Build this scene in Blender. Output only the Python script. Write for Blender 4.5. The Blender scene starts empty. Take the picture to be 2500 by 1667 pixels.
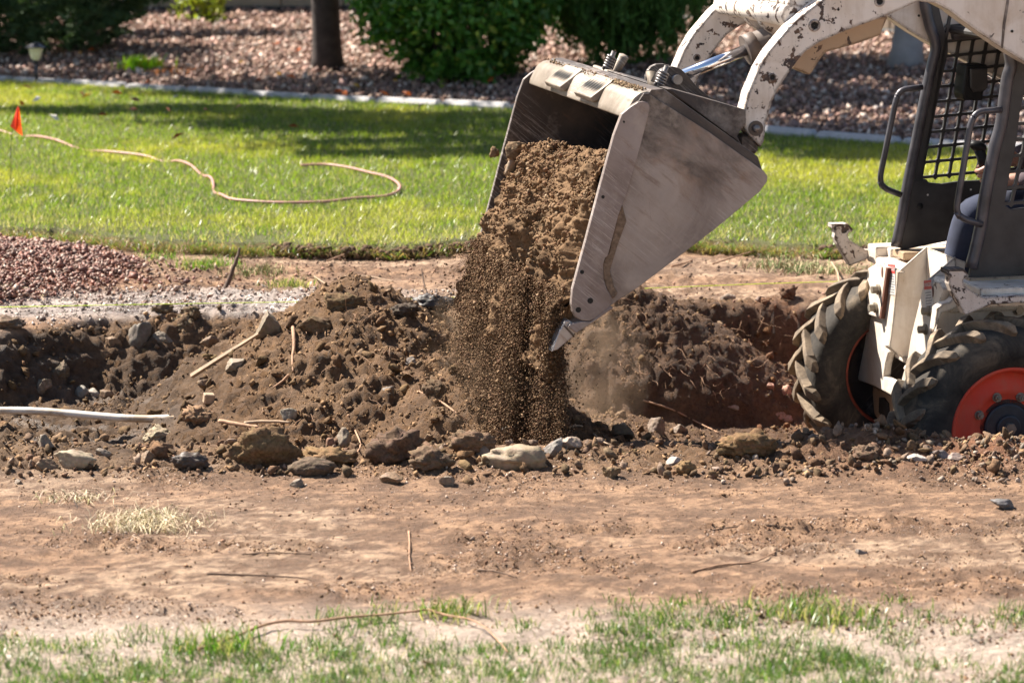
import bpy, bmesh, math, random
import numpy as np
from mathutils import Vector, Matrix, noise as mnoise
random.seed(7)
RNG = np.random.default_rng(11)
SC = bpy.context.scene
COL = SC.collection

# ------------------------------------------------------------------ camera, light, exposure
F = 6944.0                                   # focal length in pixels of a 2500 wide picture
PITCH = math.atan((833.5 + 400) / F)
CAM = np.array([0, 0, 2.0])
FW = np.array([0, math.cos(PITCH), -math.sin(PITCH)])
UP = np.array([0, math.sin(PITCH), math.cos(PITCH)])
cam = bpy.data.cameras.new('camera')
cam.sensor_width = 36; cam.lens = F * 36 / 2500
cam.clip_end = 500
cam.dof.use_dof = True; cam.dof.focus_distance = 10.1; cam.dof.aperture_fstop = 4.5
camo = bpy.data.objects.new('camera', cam); COL.objects.link(camo)
camo.location = CAM; camo.rotation_euler = (math.pi / 2 - PITCH, 0, 0)
SC.camera = camo

SUN_EL, SUN_AZ = math.radians(49), math.radians(58)     # azimuth measured left of straight ahead
SDIR = Vector((-math.sin(SUN_AZ) * math.cos(SUN_EL), math.cos(SUN_AZ) * math.cos(SUN_EL), math.sin(SUN_EL)))
w = bpy.data.worlds.new('World'); SC.world = w; w.use_nodes = True
nt = w.node_tree; bg = nt.nodes['Background']
sky = nt.nodes.new('ShaderNodeTexSky'); sky.sky_type = 'NISHITA'; sky.sun_disc = False
sky.sun_elevation = SUN_EL; sky.sun_rotation = -SUN_AZ
nt.links.new(sky.outputs[0], bg.inputs[0]); bg.inputs[1].default_value = 0.05
sun = bpy.data.lights.new('sun', 'SUN'); sun.energy = 5.0; sun.angle = math.radians(0.5); sun.color = (1, .93, .83)
suno = bpy.data.objects.new('sun', sun); COL.objects.link(suno)
suno.rotation_euler = SDIR.to_track_quat('Z', 'Y').to_euler()
SC.view_settings.view_transform = 'Standard'; SC.view_settings.look = 'None'
SC.view_settings.exposure = 1.58; SC.view_settings.gamma = 1
SC.view_settings.use_curve_mapping = False
SC.cycles.use_denoising = True
SC.cycles.max_bounces = 6; SC.cycles.transparent_max_bounces = 6
SC.cycles.volume_bounces = 1; SC.cycles.volume_step_rate = 2.0

# ------------------------------------------------------------------ where things stand
def ray(U, V): return FW + np.array([1., 0, 0]) * (U - 1250) / F + UP * (833.5 - V) / F
def G(U, V, z=0.0):
    r = ray(U, V); return CAM + r * ((z - CAM[2]) / r[2])
def AT(U, V, y):                              # point at a world distance y
    r = ray(U, V); return CAM + r * (y / r[1])
TH = math.radians(13)
LB = np.array([math.cos(TH), math.sin(TH), 0]); LL = np.array([-math.sin(TH), math.cos(TH), 0])
HUB = CAM + ray(2473, 1050) * 10.0            # near front wheel hub
ROOTZ = HUB[2] - .39
ORG = np.array([HUB[0], HUB[1], ROOTZ])
def S(U, V, y):                               # on the machine's side plane y -> local x, z
    r = ray(U, V); P = CAM + r * ((y - (CAM - ORG) @ LL) / (r @ LL))
    return (P - ORG) @ LB, P[2] - ROOTZ
def FR(U, V, x):                              # on the machine's cross plane x -> local y, z
    r = ray(U, V); P = CAM + r * ((x - (CAM - ORG) @ LB) / (r @ LB))
    return (P - ORG) @ LL, P[2] - ROOTZ
def M(x, y, z): return ORG + LB * x + LL * y + np.array([0, 0, z])

# ------------------------------------------------------------------ objects
def tag(o, label=None, cat=None, group=None, kind=None):
    if label: o['label'] = label
    if cat: o['category'] = cat
    if group: o['group'] = group
    if kind: o['kind'] = kind
    return o
def link(name, me, parent=None, mat=None):
    o = bpy.data.objects.new(name, me); COL.objects.link(o)
    if mat is not None:
        me.materials.clear()
        for m in (mat if isinstance(mat, (list, tuple)) else [mat]): me.materials.append(m)
    if parent: o.parent = parent
    return o
def empty(name, loc, rz, label, cat, group=None):
    o = bpy.data.objects.new(name, None); COL.objects.link(o)
    o.location = loc; o.rotation_euler = (0, 0, rz); o.empty_display_size = .1
    return tag(o, label, cat, group)
def mesh_np(name, V, Fc, col=None, smooth=False):
    """V (n,3), Fc (m,k) all faces of one size; col (n,3) vertex colours"""
    me = bpy.data.meshes.new(name); V = np.asarray(V, np.float32); Fc = np.asarray(Fc, np.int32)
    m, k = Fc.shape
    me.vertices.add(len(V)); me.vertices.foreach_set('co', V.ravel())
    me.loops.add(m * k); me.loops.foreach_set('vertex_index', Fc.ravel())
    me.polygons.add(m); me.polygons.foreach_set('loop_start', np.arange(0, m * k, k, dtype=np.int32))
    me.polygons.foreach_set('loop_total', np.full(m, k, np.int32))
    if smooth: me.polygons.foreach_set('use_smooth', np.ones(m, bool))
    me.update(calc_edges=True)
    if col is not None:
        a = me.color_attributes.new('tint', 'FLOAT_COLOR', 'POINT')
        c = np.ones((len(V), 4), np.float32); c[:, :3] = col; a.data.foreach_set('color', c.ravel())
    return me
def mesh_py(name, V, Fc, smooth=False):
    me = bpy.data.meshes.new(name); me.from_pydata([tuple(map(float, v)) for v in V], [], Fc); me.validate(); me.update()
    if smooth: me.polygons.foreach_set('use_smooth', [True] * len(me.polygons))
    bm = bmesh.new(); bm.from_mesh(me); bmesh.ops.recalc_face_normals(bm, faces=bm.faces); bm.to_mesh(me); bm.free()
    return me

# ------------------------------------------------------------------ noise on arrays
def _h(ix, iy, iz):
    n = (ix * 374761393 + iy * 668265263 + iz * 2147483647 % 1013904223) & 0xffffffff
    n = (n ^ (n >> 13)) * 1274126177 & 0xffffffff
    n = (n ^ (n >> 16)) * 2246822519 & 0xffffffff
    return ((n ^ (n >> 15)) & 0xffffff) / float(0xffffff)
def vn(x, y, z=0.0):
    x, y, z = np.broadcast_arrays(np.asarray(x, float), y, z)
    ix, iy, iz = np.floor(x).astype(np.int64), np.floor(y).astype(np.int64), np.floor(z).astype(np.int64)
    fx, fy, fz = x - ix, y - iy, z - iz
    fx, fy, fz = [t * t * (3 - 2 * t) for t in (fx, fy, fz)]
    r = 0
    for dx in (0, 1):
        for dy in (0, 1):
            for dz in (0, 1):
                r = r + _h(ix + dx, iy + dy, iz + dz) * (fx if dx else 1 - fx) * (fy if dy else 1 - fy) * (fz if dz else 1 - fz)
    return r
def fbm(x, y, z=0.0, o=4, g=.5):
    s = 0; a = 1; t = 0
    for k in range(o):
        s = s + a * vn(x * 2.03 ** k + 17.3 * k, y * 2.03 ** k + 5.1 * k, np.asarray(z) * 2.03 ** k + 3.7 * k); t += a; a *= g
    return s / t
def bil(x, y, z=0.0, o=3):                    # lumpy: rounded lumps with sharp creases between
    s = 0; a = 1; t = 0
    for k in range(o):
        s = s + a * np.abs(2 * vn(x * 2.1 ** k + 9.1 * k, y * 2.1 ** k + 31.7 * k, np.asarray(z) * 2.1 ** k + 1.3 * k) - 1); t += a; a *= .55
    return s / t
def sst(a, b, x):
    t = np.clip((np.asarray(x, float) - a) / (b - a), 0, 1); return t * t * (3 - 2 * t)

# ------------------------------------------------------------------ materials
class NM:
    def __init__(s, name):
        s.m = bpy.data.materials.new(name); s.m.use_nodes = True; s.t = s.m.node_tree
        s.b = s.t.nodes['Principled BSDF']; s.co = s.n('ShaderNodeTexCoord').outputs['Object']
    def n(s, typ, **k):
        o = s.t.nodes.new(typ)
        for a, v in k.items(): setattr(o, a, v)
        return o
    def set(s, sock, v):
        if hasattr(v, 'is_output') or isinstance(v, bpy.types.NodeSocket): s.t.links.new(v, sock)
        elif isinstance(v, (tuple, list)): sock.default_value = (*v, 1) if len(v) == 3 and sock.type == 'RGBA' else v
        else: sock.default_value = v
    def noise(s, sc, det=4, rough=.6, dist=0, vec=None, stretch=None):
        v = vec if vec is not None else s.co
        if stretch is not None:
            mp = s.n('ShaderNodeMapping', vector_type='TEXTURE'); s.set(mp.inputs[0], v); mp.inputs['Scale'].default_value = tuple(1 / t for t in stretch[0])
            mp.inputs['Rotation'].default_value = stretch[1]; v = mp.outputs[0]
        o = s.n('ShaderNodeTexNoise'); s.set(o.inputs['Vector'], v)
        o.inputs['Scale'].default_value = sc; o.inputs['Detail'].default_value = det
        o.inputs['Roughness'].default_value = rough; o.inputs['Distortion'].default_value = dist
        return o.outputs['Fac']
    def vor(s, sc, feat='F1', out='Distance'):
        o = s.n('ShaderNodeTexVoronoi', feature=feat); s.set(o.inputs['Vector'], s.co); o.inputs['Scale'].default_value = sc
        return o.outputs[out]
    def ramp(s, f, stops, interp='LINEAR'):
        o = s.n('ShaderNodeValToRGB'); s.set(o.inputs[0], f); r = o.color_ramp; r.interpolation = interp
        while len(r.elements) < len(stops): r.elements.new(.5)
        for e, (p, c) in zip(r.elements, stops):
            e.position = p; e.color = (c, c, c, 1) if not isinstance(c, (tuple, list)) else (*c, 1)
        return o.outputs[0]
    def mix(s, f, a, b, mode='MIX'):
        o = s.n('ShaderNodeMix', data_type='RGBA', blend_type=mode); s.set(o.inputs[0], f); s.set(o.inputs[6], a); s.set(o.inputs[7], b)
        return o.outputs[2]
    def math(s, op, a, b=0.0, clamp=False):
        o = s.n('ShaderNodeMath', operation=op, use_clamp=clamp); s.set(o.inputs[0], a); s.set(o.inputs[1], b); return o.outputs[0]
    def xyz(s, v=None):
        o = s.n('ShaderNodeSeparateXYZ'); s.set(o.inputs[0], v if v is not None else s.co); return o.outputs
    def attr(s, name='tint'):
        o = s.n('ShaderNodeAttribute', attribute_name=name); return o
    def bump(s, h, st=.5, d=.01):
        o = s.n('ShaderNodeBump'); s.set(o.inputs['Height'], h); o.inputs['Strength'].default_value = st; o.inputs['Distance'].default_value = d
        s.t.links.new(o.outputs[0], s.b.inputs['Normal'])
    def done(s, col=None, rough=.8, metal=0., spec=.5):
        if col is not None: s.set(s.b.inputs['Base Color'], col)
        s.set(s.b.inputs['Roughness'], rough); s.set(s.b.inputs['Metallic'], metal)
        s.b.inputs['Specular IOR Level'].default_value = spec
        return s.m
MAT = {}
def simple(name, c, rough=.7, metal=0., var=.25, sc=30, bump=.0, spec=.5):
    q = NM(name); f = q.noise(sc, 5)
    lo = tuple(x * (1 - var) for x in c); hi = tuple(min(1, x * (1 + var)) for x in c)
    if bump: q.bump(q.noise(sc * 2, 4), bump, .005)
    MAT[name] = q.done(q.ramp(f, [(.3, lo), (.7, hi)]), rough, metal, spec); return MAT[name]
# earth: tint carries the kind of soil, alpha-less; wet mask in a second attribute
def soil(name, sc=1.0, bumpst=.6):
    q = NM(name); a = q.attr('tint').outputs['Color']
    f = q.noise(48 * sc, 8, .8); g = q.noise(9 * sc, 4, .6)
    c = q.mix(1.0, a, q.ramp(f, [(.30, .35), (.47, .85), (.60, 1.15), (.72, 1.7)]), 'MULTIPLY')
    c = q.mix(1.0, c, q.ramp(g, [(.3, (.72, .68, .66)), (.7, (1.2, 1.16, 1.1))]), 'MULTIPLY')
    wet = q.attr('wet').outputs['Fac']
    rgh = q.math('SUBTRACT', .93, q.math('MULTIPLY', wet, .75))
    q.bump(q.noise(90 * sc, 8, .85), 1.0, .02)
    MAT[name] = q.done(c, rgh, 0, .5); return MAT[name]
soil('soil'); 
def tinted(name, rough=.8, sc=80, spec=.3, var=(.7, 1.3), bump=.3, trans=0.):
    q = NM(name); a = q.attr('tint').outputs['Color']
    c = q.mix(1.0, a, q.ramp(q.noise(sc, 4), [(.3, var[0]), (.7, var[1])]), 'MULTIPLY')
    if bump: q.bump(q.noise(sc * 2, 4), bump, .004)
    m = q.done(c, rough, 0, spec); MAT[name] = m
    if trans:
        tr = q.n('ShaderNodeBsdfTranslucent'); q.set(tr.inputs[0], q.mix(1.0, c, (1.0, 1.1, .5), 'MULTIPLY'))
        mx = q.n('ShaderNodeMixShader'); mx.inputs[0].default_value = trans
        out = q.t.nodes['Material Output']
        q.t.links.new(q.b.outputs[0], mx.inputs[1]); q.t.links.new(tr.outputs[0], mx.inputs[2]); q.t.links.new(mx.outputs[0], out.inputs[0])
    return m
tinted('clod', .95, 90, .15, (.6, 1.35), .7)
tinted('stone', .7, 60, .4, (.7, 1.25), .4)
tinted('redstone', .55, 60, .35, (.7, 1.25), .2)
tinted('grassblade', .36, 8, .55, (.85, 1.15), 0, .5)
tinted('straw', .75, 20, .2, (.75, 1.25), 0)
tinted('leaf', .4, 12, .5, (.75, 1.2), 0, .35)
tinted('needle', .6, 12, .3, (.75, 1.2), 0, .2)
def steel(name, a, b, c, scr=(1, 14, 1), rot=(0, .7, 0), rough=.42, metal=.15, darktop=None):
    q = NM(name)
    f = q.noise(3.2, 6, .65, .6); col = q.ramp(f, [(.3, a), (.5, b), (.72, c)])
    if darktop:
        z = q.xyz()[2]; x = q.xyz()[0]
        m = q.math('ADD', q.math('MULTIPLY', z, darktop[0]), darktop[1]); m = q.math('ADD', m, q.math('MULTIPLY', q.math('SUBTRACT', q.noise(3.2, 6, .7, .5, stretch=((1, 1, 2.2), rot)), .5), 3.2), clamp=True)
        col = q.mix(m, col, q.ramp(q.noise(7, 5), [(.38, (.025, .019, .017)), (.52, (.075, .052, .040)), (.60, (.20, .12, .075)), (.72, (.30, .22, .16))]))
    s1 = q.noise(4, 6, .75, .2, stretch=((1, 1, 7), rot))
    s2 = q.noise(9, 4, .85, .1, stretch=((.7, 1, 26), rot)); s3 = q.noise(8, 4, .85, .1, stretch=((.6, 1, 30), (0, rot[1] + .75, 0)))
    col = q.mix(q.ramp(s1, [(.56, 0.), (.70, .75)]), col, (.17, .105, .07))
    col = q.mix(q.ramp(q.noise(5, 5, .7), [(.58, 0.), (.72, .6)]), col, (.40, .34, .29))
    zone = q.ramp(q.noise(2.1, 3, .5), [(.46, 0.), (.60, 1.)])
    col = q.mix(q.math('MULTIPLY', q.ramp(s2, [(.54, 0.), (.62, .8)]), zone), col, (.46, .41, .37))
    col = q.mix(q.ramp(s3, [(.66, 0.), (.70, .5)]), col, (.06, .045, .04))
    q.bump(q.math('ADD', q.math('MULTIPLY', q.noise(2.6, 3, .5), 6.0), q.noise(20, 6, .7)), .35, .005)
    MAT[name] = q.done(col, q.ramp(q.noise(6, 4), [(.3, rough - .08), (.7, rough + .18)]), metal); return MAT[name]
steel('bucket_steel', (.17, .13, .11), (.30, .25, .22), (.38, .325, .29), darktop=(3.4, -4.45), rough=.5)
steel('wear_steel', (.16, .115, .095), (.25, .20, .18), (.33, .28, .26), rough=.48)
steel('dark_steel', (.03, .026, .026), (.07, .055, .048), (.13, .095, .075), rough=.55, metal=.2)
steel('bar_steel', (.10, .07, .05), (.20, .16, .12), (.32, .27, .22), rough=.55, metal=.25)
steel('tooth_steel', (.25, .23, .22), (.34, .32, .32), (.45, .43, .43), rough=.35, metal=.6)
def paint(name, base, chip=(.05, .04, .04), lo=.60, grad=None, dirt=.5, csc=16, rough=.45, edge=.012):
    q = NM(name)
    col = q.ramp(q.noise(2.5, 5), [(.3, tuple(x * .93 for x in base)), (.7, base)])
    d = q.ramp(q.noise(5, 6, .7, .5), [(.45, 0.), (.75, dirt)])
    col = q.mix(d, col, (.42, .29, .17))
    streak = q.ramp(q.noise(20, 5, .7, stretch=((1, 1, .12), (0, 0, 0))), [(.5, 0.), (.75, dirt * .6)])
    col = q.mix(streak, col, (.36, .26, .17))
    n = q.math('MAXIMUM', q.noise(csc, 7, .62, .3), q.math('MULTIPLY', q.noise(csc * 3.1, 5, .7, .3), .92))
    if grad is not None:                         # more chipping towards the pivot end
        ax, k, b = grad; g = q.math('MULTIPLY', q.math('ADD', q.math('MULTIPLY', q.xyz()[ax], k), b), 1.0, clamp=True)
        n = q.math('ADD', n, q.math('MULTIPLY', g, .10))
    if edge:                                     # worn along the sheet edges
        bv = q.n('ShaderNodeBevel', samples=4); bv.inputs['Radius'].default_value = edge; ge = q.n('ShaderNodeNewGeometry')
        dt = q.n('ShaderNodeVectorMath', operation='DOT_PRODUCT'); q.set(dt.inputs[0], bv.outputs[0]); q.set(dt.inputs[1], ge.outputs['Normal'])
        e_ = q.math('SUBTRACT', 1.0, dt.outputs['Value']); n = q.math('ADD', n, q.math('MULTIPLY', e_, 2.0))
    ch = q.ramp(n, [(lo, 0.), (lo + .012, 1.)])
    col = q.mix(ch, col, q.ramp(q.noise(40, 3), [(.4, chip), (.65, (.15, .09, .06))]))
    q.bump(q.math('SUBTRACT', q.noise(60, 3), ch), .2, .002)
    MAT[name] = q.done(col, q.mix(ch, (rough,) * 3, (.75,) * 3), 0, .4); return MAT[name]
paint('arm_paint', (.76, .69, .62), lo=.672, grad=(0, -2.0, -.55), dirt=.6, csc=24, edge=.02)
paint('body_paint', (.74, .67, .59), lo=.675, dirt=.6, csc=22)
paint('hook_paint', (.70, .62, .56), lo=.57, dirt=.5, csc=28)
paint('cast_paint', (.42, .30, .20), lo=.66, dirt=.7)
paint('rim_red', (.80, .07, .032), chip=(.1, .03, .02), lo=.70, dirt=.3, csc=20, rough=.6, edge=0)
simple('cab_black', (.032, .029, .029), .5, .1, .5, 9, .2)
simple('cab_tube', (.075, .07, .078), .38, .3, .4, 12, .1)
simple('black_plastic', (.010, .010, .011), .5, 0, .2, 20, 0, .2)
simple('pin_steel', (.22, .20, .19), .4, .6, .25, 25)
simple('bolt', (.28, .24, .19), .45, .5, .3, 60)
simple('hub_black', (.04, .04, .045), .45, .1, .35, 14)
simple('void', (.02, .018, .016), .9)  # near black, paints the shade inside holes, slots and openings
simple('rim_inner', (.22, .04, .02), .7, 0, .4, 20)
simple('rust_edge', (.13, .05, .03), .7, 0, .3, 40)
q = NM('chrome'); MAT['chrome'] = q.done((.80, .84, .92), .10, 1.0)
simple('barrel_paint', (.15, .115, .095), .6, .1, .35, 12, .3)
q = NM('rubber'); f = q.noise(6, 6, .7, .6)
c = q.ramp(f, [(.36, (.026, .024, .023)), (.53, (.06, .052, .044)), (.72, (.20, .155, .11))]); q.bump(q.noise(40, 5), .5, .004); MAT['rubber'] = q.done(c, .85, 0, .2)
q = NM('lug_rubber'); f = q.noise(9, 6, .75, .8)
c = q.ramp(f, [(.30, (.07, .055, .043)), (.48, (.17, .125, .085)), (.7, (.36, .27, .18))]); q.bump(q.noise(45, 6, .8), .5, .004); MAT['lug_rubber'] = q.done(c, .85)
simple('decal_white', (.6, .57, .55), .5, 0, .15, 60); simple('decal_red', (.55, .07, .06), .5, 0, .3, 60); simple('decal_grey', (.2, .2, .2), .6)
q = NM('denim'); c = q.ramp(q.noise(5, 5, .6, .4), [(.35, (.010, .013, .03)), (.65, (.035, .045, .085))])
q.bump(q.noise(260, 2), .3, .002); MAT['denim'] = q.done(c, .9)
simple('shirt', (.10, .075, .085), .9, 0, .25, 8); q = NM('skin'); MAT['skin'] = q.done(q.ramp(q.noise(20, 3), [(.3, (.30, .15, .10)), (.7, (.42, .22, .16))]), .5)
simple('hair', (.02, .015, .01), .6); simple('boot', (.05, .035, .025), .7)
simple('concrete', (.40, .38, .38), .85, 0, .15, 12, .4)
simple('block', (.42, .33, .25), .9, 0, .12, 10, .5); simple('mortar', (.25, .2, .16), .95)
simple('block_far', (.36, .30, .26), .9, 0, .12, 10, .5)
simple('edging', (.02, .02, .02), .7)
simple('bark_dark', (.055, .042, .038), .95, 0, .35, 14, .8); simple('bark_pale', (.33, .31, .31), .9, 0, .15, 8, .4)
simple('wood', (.36, .25, .16), .8, 0, .3, 25, .3); simple('root', (.36, .21, .125), .85, 0, .3, 40, .3); simple('root_dark', (.10, .06, .04), .85, 0, .3, 40, .3)
q = NM('pvc'); c = q.mix(q.ramp(q.noise(6, 6, .7, 1.0, stretch=((.4, 1, 1), (0, 0, 0))), [(.42, 0.), (.56, .85)]), (.66, .60, .52), (.34, .23, .13)); MAT['pvc'] = q.done(c, .4)
simple('hose', (.46, .22, .19), .5, 0, .15, 10); 
q = NM('string'); MAT['string'] = q.done((.62, .80, .03), .6)
q = NM('flag_red'); MAT['flag_red'] = q.done((.80, .05, .012), .4)
tr = q.n('ShaderNodeBsdfTranslucent'); tr.inputs[0].default_value = (.9, .10, .015, 1); mx = q.n('ShaderNodeMixShader'); mx.inputs[0].default_value = .5
q.t.links.new(q.b.outputs[0], mx.inputs[1]); q.t.links.new(tr.outputs[0], mx.inputs[2]); q.t.links.new(mx.outputs[0], q.t.nodes['Material Output'].inputs[0])
simple('lamp_glass', (.90, .80, .55), .35); simple('lamp_metal', (.05, .05, .06), .35, .5)
simple('yellow_plastic', (.70, .45, .03), .5)
# ------------------------------------------------------------------ the ground
GRAVEL_Y = lambda x: np.interp(x, [-60, -4.13, -1.5, 0, 1.76, 2.57, 6, 60], [45, 22.94, 21.3, 20.5, 18.75, 18.1, 16.2, 0])
LAWN_Y = lambda x: np.interp(x, [-30, -3, -2.3, -1.9, -1.3, -.6, .1, .6, 1.2, 2.0, 3, 30], [14.6, 14.35, 14.15, 13.8, 13.62, 13.55, 13.85, 13.95, 13.6, 13.5, 13.6, 13.6]) + .30 * (fbm(np.asarray(x) * 4.1, 3.3, 0, 4) - .5)
def base_h(x, y):
    """height and zone weights"""
    lipn = 9.28 + .10 * (vn(x * 2.2, 4.4) - .5) - .1 * sst(.2, -1.5, x)
    lipf = np.interp(x, [-4, -2.1, -1.72, -1.4, -.6, .2, .6, 1.2, 3], [11.3, 11.5, 11.95, 12.05, 12.1, 12.05, 12.12, 12.25, 12.25]) + .16 * (fbm(x * 2.6, 1.1, 0, 3) - .5)
    floor = np.interp(x, [-4, -1.2, 0, .7, 1.0, 4], [-.27, -.27, -.30, -.42, -.446, -.446])
    wf = np.interp(x, [-4, -1, .4, 1, 4], [.60, .48, .36, .22, .22])       # run of the far bank
    tn = sst(0, .32, y - lipn); tf = 1 - sst(0, 1, (y - (lipf - wf)) / wf)
    dig = tn * tf
    h = floor * dig
    # berm on the near side
    bc = 9.06 + .05 * (vn(x * 1.7, 8.8) - .5)
    bh = np.interp(x, [-3, -1.9, -1.2, -.6, .1, .5, .9, 1.15, 1.4, 2.2, 3], [.05, .05, .03, .02, .03, .03, .045, .11, .06, .05, .05])
    h = h + bh * np.exp(-((y - bc) / .17) ** 2) * (.7 + .6 * vn(x * 5, y * 5, 2))
    def bump(cx, cy, rx, ry, hh, p=1.0):
        d = np.sqrt(((x - cx) / rx) ** 2 + ((y - cy) / ry) ** 2)
        return hh * np.clip(1 - d, 0, 1) ** p
    # spoil pile in front of the bucket
    d = np.sqrt(((x + .62) / .95) ** 2 + ((y - 10.95) / 1.15) ** 2) + .12 * (fbm(x * 3, y * 3, 1, 2) - .5)
    pile = -.32 + .66 * np.clip(1.0 - d, 0, 1) ** .85
    pk = np.maximum(pile, -.32 + .42 * np.clip(1 - np.sqrt(((x + .15) / .75) ** 2 + ((y - 10.3) / .8) ** 2), 0, 1))
    h = np.where(pk > -.319, np.maximum(h, pk), h)
    # slumped heap against the far bank, right of the falling soil
    hp = -.45 + .58 * np.clip(1 - np.sqrt(((x - .50) / .85) ** 2 + ((y - 12.05) / .42) ** 2), 0, 1) ** .7
    h = np.where((hp > -.449), np.maximum(h, hp), h)
    # red gravel heap
    rg = .14 * np.clip(1.25 - np.sqrt(((x + 2.75) / .86) ** 2 + ((y - 13.0) / .82) ** 2), 0, 1) ** .9
    h = h + rg
    # lawn, slightly above the scraped soil
    ly = LAWN_Y(x); lw = sst(-.01, .05, y - ly)
    h = h + .06 * lw
    gy = GRAVEL_Y(x); gw = np.clip(y - gy - .1, 0, None)
    h = h + np.where(gw > 0, .037 * np.minimum(gw, 8), 0)
    return h, dig, pk, hp, rg, lw, gw, bc, bh
def detail(x, y, B):
    h, dig, pk, hp, rg, lw, gw, bc, bh = B
    fresh = sst(.0, .10, dig)
    fresh = np.maximum(fresh, np.clip((pk + .32) * 12, 0, 1)); fresh = np.maximum(fresh, np.clip((hp + .44) * 12, 0, 1) * (y < 12.3))
    berm = np.exp(-((y - bc) / .22) ** 2); fresh = np.maximum(fresh, berm * .9)
    fresh = fresh * (1 - np.clip(lw, 0, 1))
    far = sst(11.9, 12.2, y) * (1 - lw)
    big = bil(x * 4.2, y * 4.2, h * 4.2, 3); med = bil(x * 15, y * 15, h * 15, 3); fine = bil(x * 48, y * 48, h * 40, 2)
    left = sst(-1.0, -1.6, x) * dig
    xf = bil(x * 120, y * 120, h * 90, 2)
    rb = 1 - .6 * sst(.3, .7, x) * sst(10.8, 11.3, y)
    dz = fresh * (.055 * (big - .35) * (1 + .5 * left) * rb + .055 * rb * (med - .35) + .034 * (fine - .3) + .011 * (xf - .3))
    near = (1 - fresh) * (1 - lw)
    dz = dz + near * (.014 * (vn(x * .9, y * 11, 6) - .5) + .020 * (fbm(x * 2.2, y * 6.5, 0, 3) - .5) + .028 * (bil(x * 19, y * 26, 0, 3) - .3) * sst(.35, .75, fbm(x * 2.7, y * 4.3, 7, 3)) * 2 + .005 * (fine - .3) + .003 * (xf - .3))
    # rounded clods standing on the loose soil
    return dz, fresh, far
def axis(segs):
    out = []
    for a, b, st in segs:
        n = max(2, int(round((b - a) / st))); out.append(np.linspace(a, b, n, endpoint=False))
    return np.concatenate(out + [np.array([segs[-1][1]])])
gx = axis([(-80, -8, 4), (-8, -3.2, .2), (-3.2, 3.2, .016), (3.2, 8, .2), (8, 80, 4)])
gy = axis([(-40, 4, 4), (4, 6.2, .1), (6.2, 8.8, .019), (8.8, 12.6, .0138), (12.6, 14.3, .024), (14.3, 30, .12), (30, 120, 6)])
X, Y = np.meshgrid(gx, gy)
Bh = base_h(X, Y); DZ, FRESH, FAR = detail(X, Y, Bh)
Z = Bh[0] + DZ
GY_, GX_ = np.gradient(Bh[0], gy, gx); NL = np.sqrt(GX_ ** 2 + GY_ ** 2 + 1); kf = np.clip(FRESH, 0, 1)
XD = X - GX_ / NL * DZ * kf; YD = Y - GY_ / NL * DZ * kf; ZD = Bh[0] + DZ * (kf / NL + (1 - kf))
def lookup(A, x, y):
    i = np.clip(np.searchsorted(gx, x) - 1, 0, len(gx) - 2); j = np.clip(np.searchsorted(gy, y) - 1, 0, len(gy) - 2)
    u = (x - gx[i]) / (gx[i + 1] - gx[i]); v = (y - gy[j]) / (gy[j + 1] - gy[j])
    return (A[j, i] * (1 - u) * (1 - v) + A[j, i + 1] * u * (1 - v) + A[j + 1, i] * (1 - u) * v + A[j + 1, i + 1] * u * v)
def HZ(x, y): return lookup(Z, np.asarray(x, float), np.asarray(y, float))
def mixc(a, b, t): return a * (1 - t[..., None]) + np.asarray(b) * t[..., None]
def soil_colour(x, y, z, fresh, lw, gw, rg):
    c = np.ones(x.shape + (3,)) * np.array([.46, .285, .175])                 # dry trodden dirt
    c = mixc(c, (.60, .43, .30), sst(.45, .62, fbm(x * 1.2, y * 3.2, 3, 3)) * .8)
    c = mixc(c, (.20, .12, .075), sst(.50, .62, fbm(x * 6, y * 11, 9, 5, .65)) * .75)
    c = mixc(c, (.20, .115, .068), sst(.47, .55, fbm(x * 24, y * 40, 19, 4, .75)) * .8)
    c = mixc(c, (.68, .56, .47), sst(7.45, 6.95, y) * .85)                     # pale straw ground at the front
    fr = np.ones(x.shape + (3,)) * np.array([.20, .115, .058])
    fr = mixc(fr, (.24, .10, .052), sst(.7, 1.5, x) * sst(.2, .6, vn(x * 2, y * 2, 5)) * .9)   # red soil by the wheel
    fr = mixc(fr, (.145, .082, .046), sst(.05, .35, x) * sst(10.2, 10.7, y))
    fr = mixc(fr, (.26, .12, .065), sst(.85, 1.5, x) * sst(.2, .6, vn(x * 2, y * 2, 5)) * .9)
    fr = mixc(fr, (.10, .064, .038), sst(-.9, -1.4, x) * .7 * sst(12.0, 11.5, y))
    fr = mixc(fr, (.24, .15, .082), sst(.5, .75, fbm(x * 3, y * 3, z * 3 + 4, 3)) * .6)
    c = mixc(c, fr, np.clip(fresh, 0, 1))
    mud = (1 - fresh) * sst(-.2, -.75, x) * sst(11.7, 12.0, y) * sst(12.62, 12.35, y)
    c = mixc(c, (.58, .50, .46), mud * .9)  # pale tone paints the sky's reflection onto the wet clay
    c = mixc(c, (.16, .12, .10), mud * sst(.55, .62, fbm(x * 14, y * 26, 3, 4, .7)) * .8)
    c = mixc(c, (.30, .13, .09), np.clip(rg * 30, 0, 1))
    c = mixc(c, (.12, .13, .04), np.clip(lw, 0, 1)); c = mixc(c, (.20, .13, .10), (gw > 0) * 1.0)
    patch = sst(.52, .6, vn(x * 3.5, y * 7, 12)) * sst(-1.0, -1.7, x) * sst(11.7, 11.3, y) * sst(10.2, 10.6, y)
    wet = np.clip(mud * sst(.3, .5, fbm(x * 9, y * 16, 2, 3)) * 1.1 + patch * .6, 0, 1)
    return np.clip(c, 0, 1), wet
GC, WET = soil_colour(X, Y, Z, FRESH, Bh[5], Bh[6], Bh[4])
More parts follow.
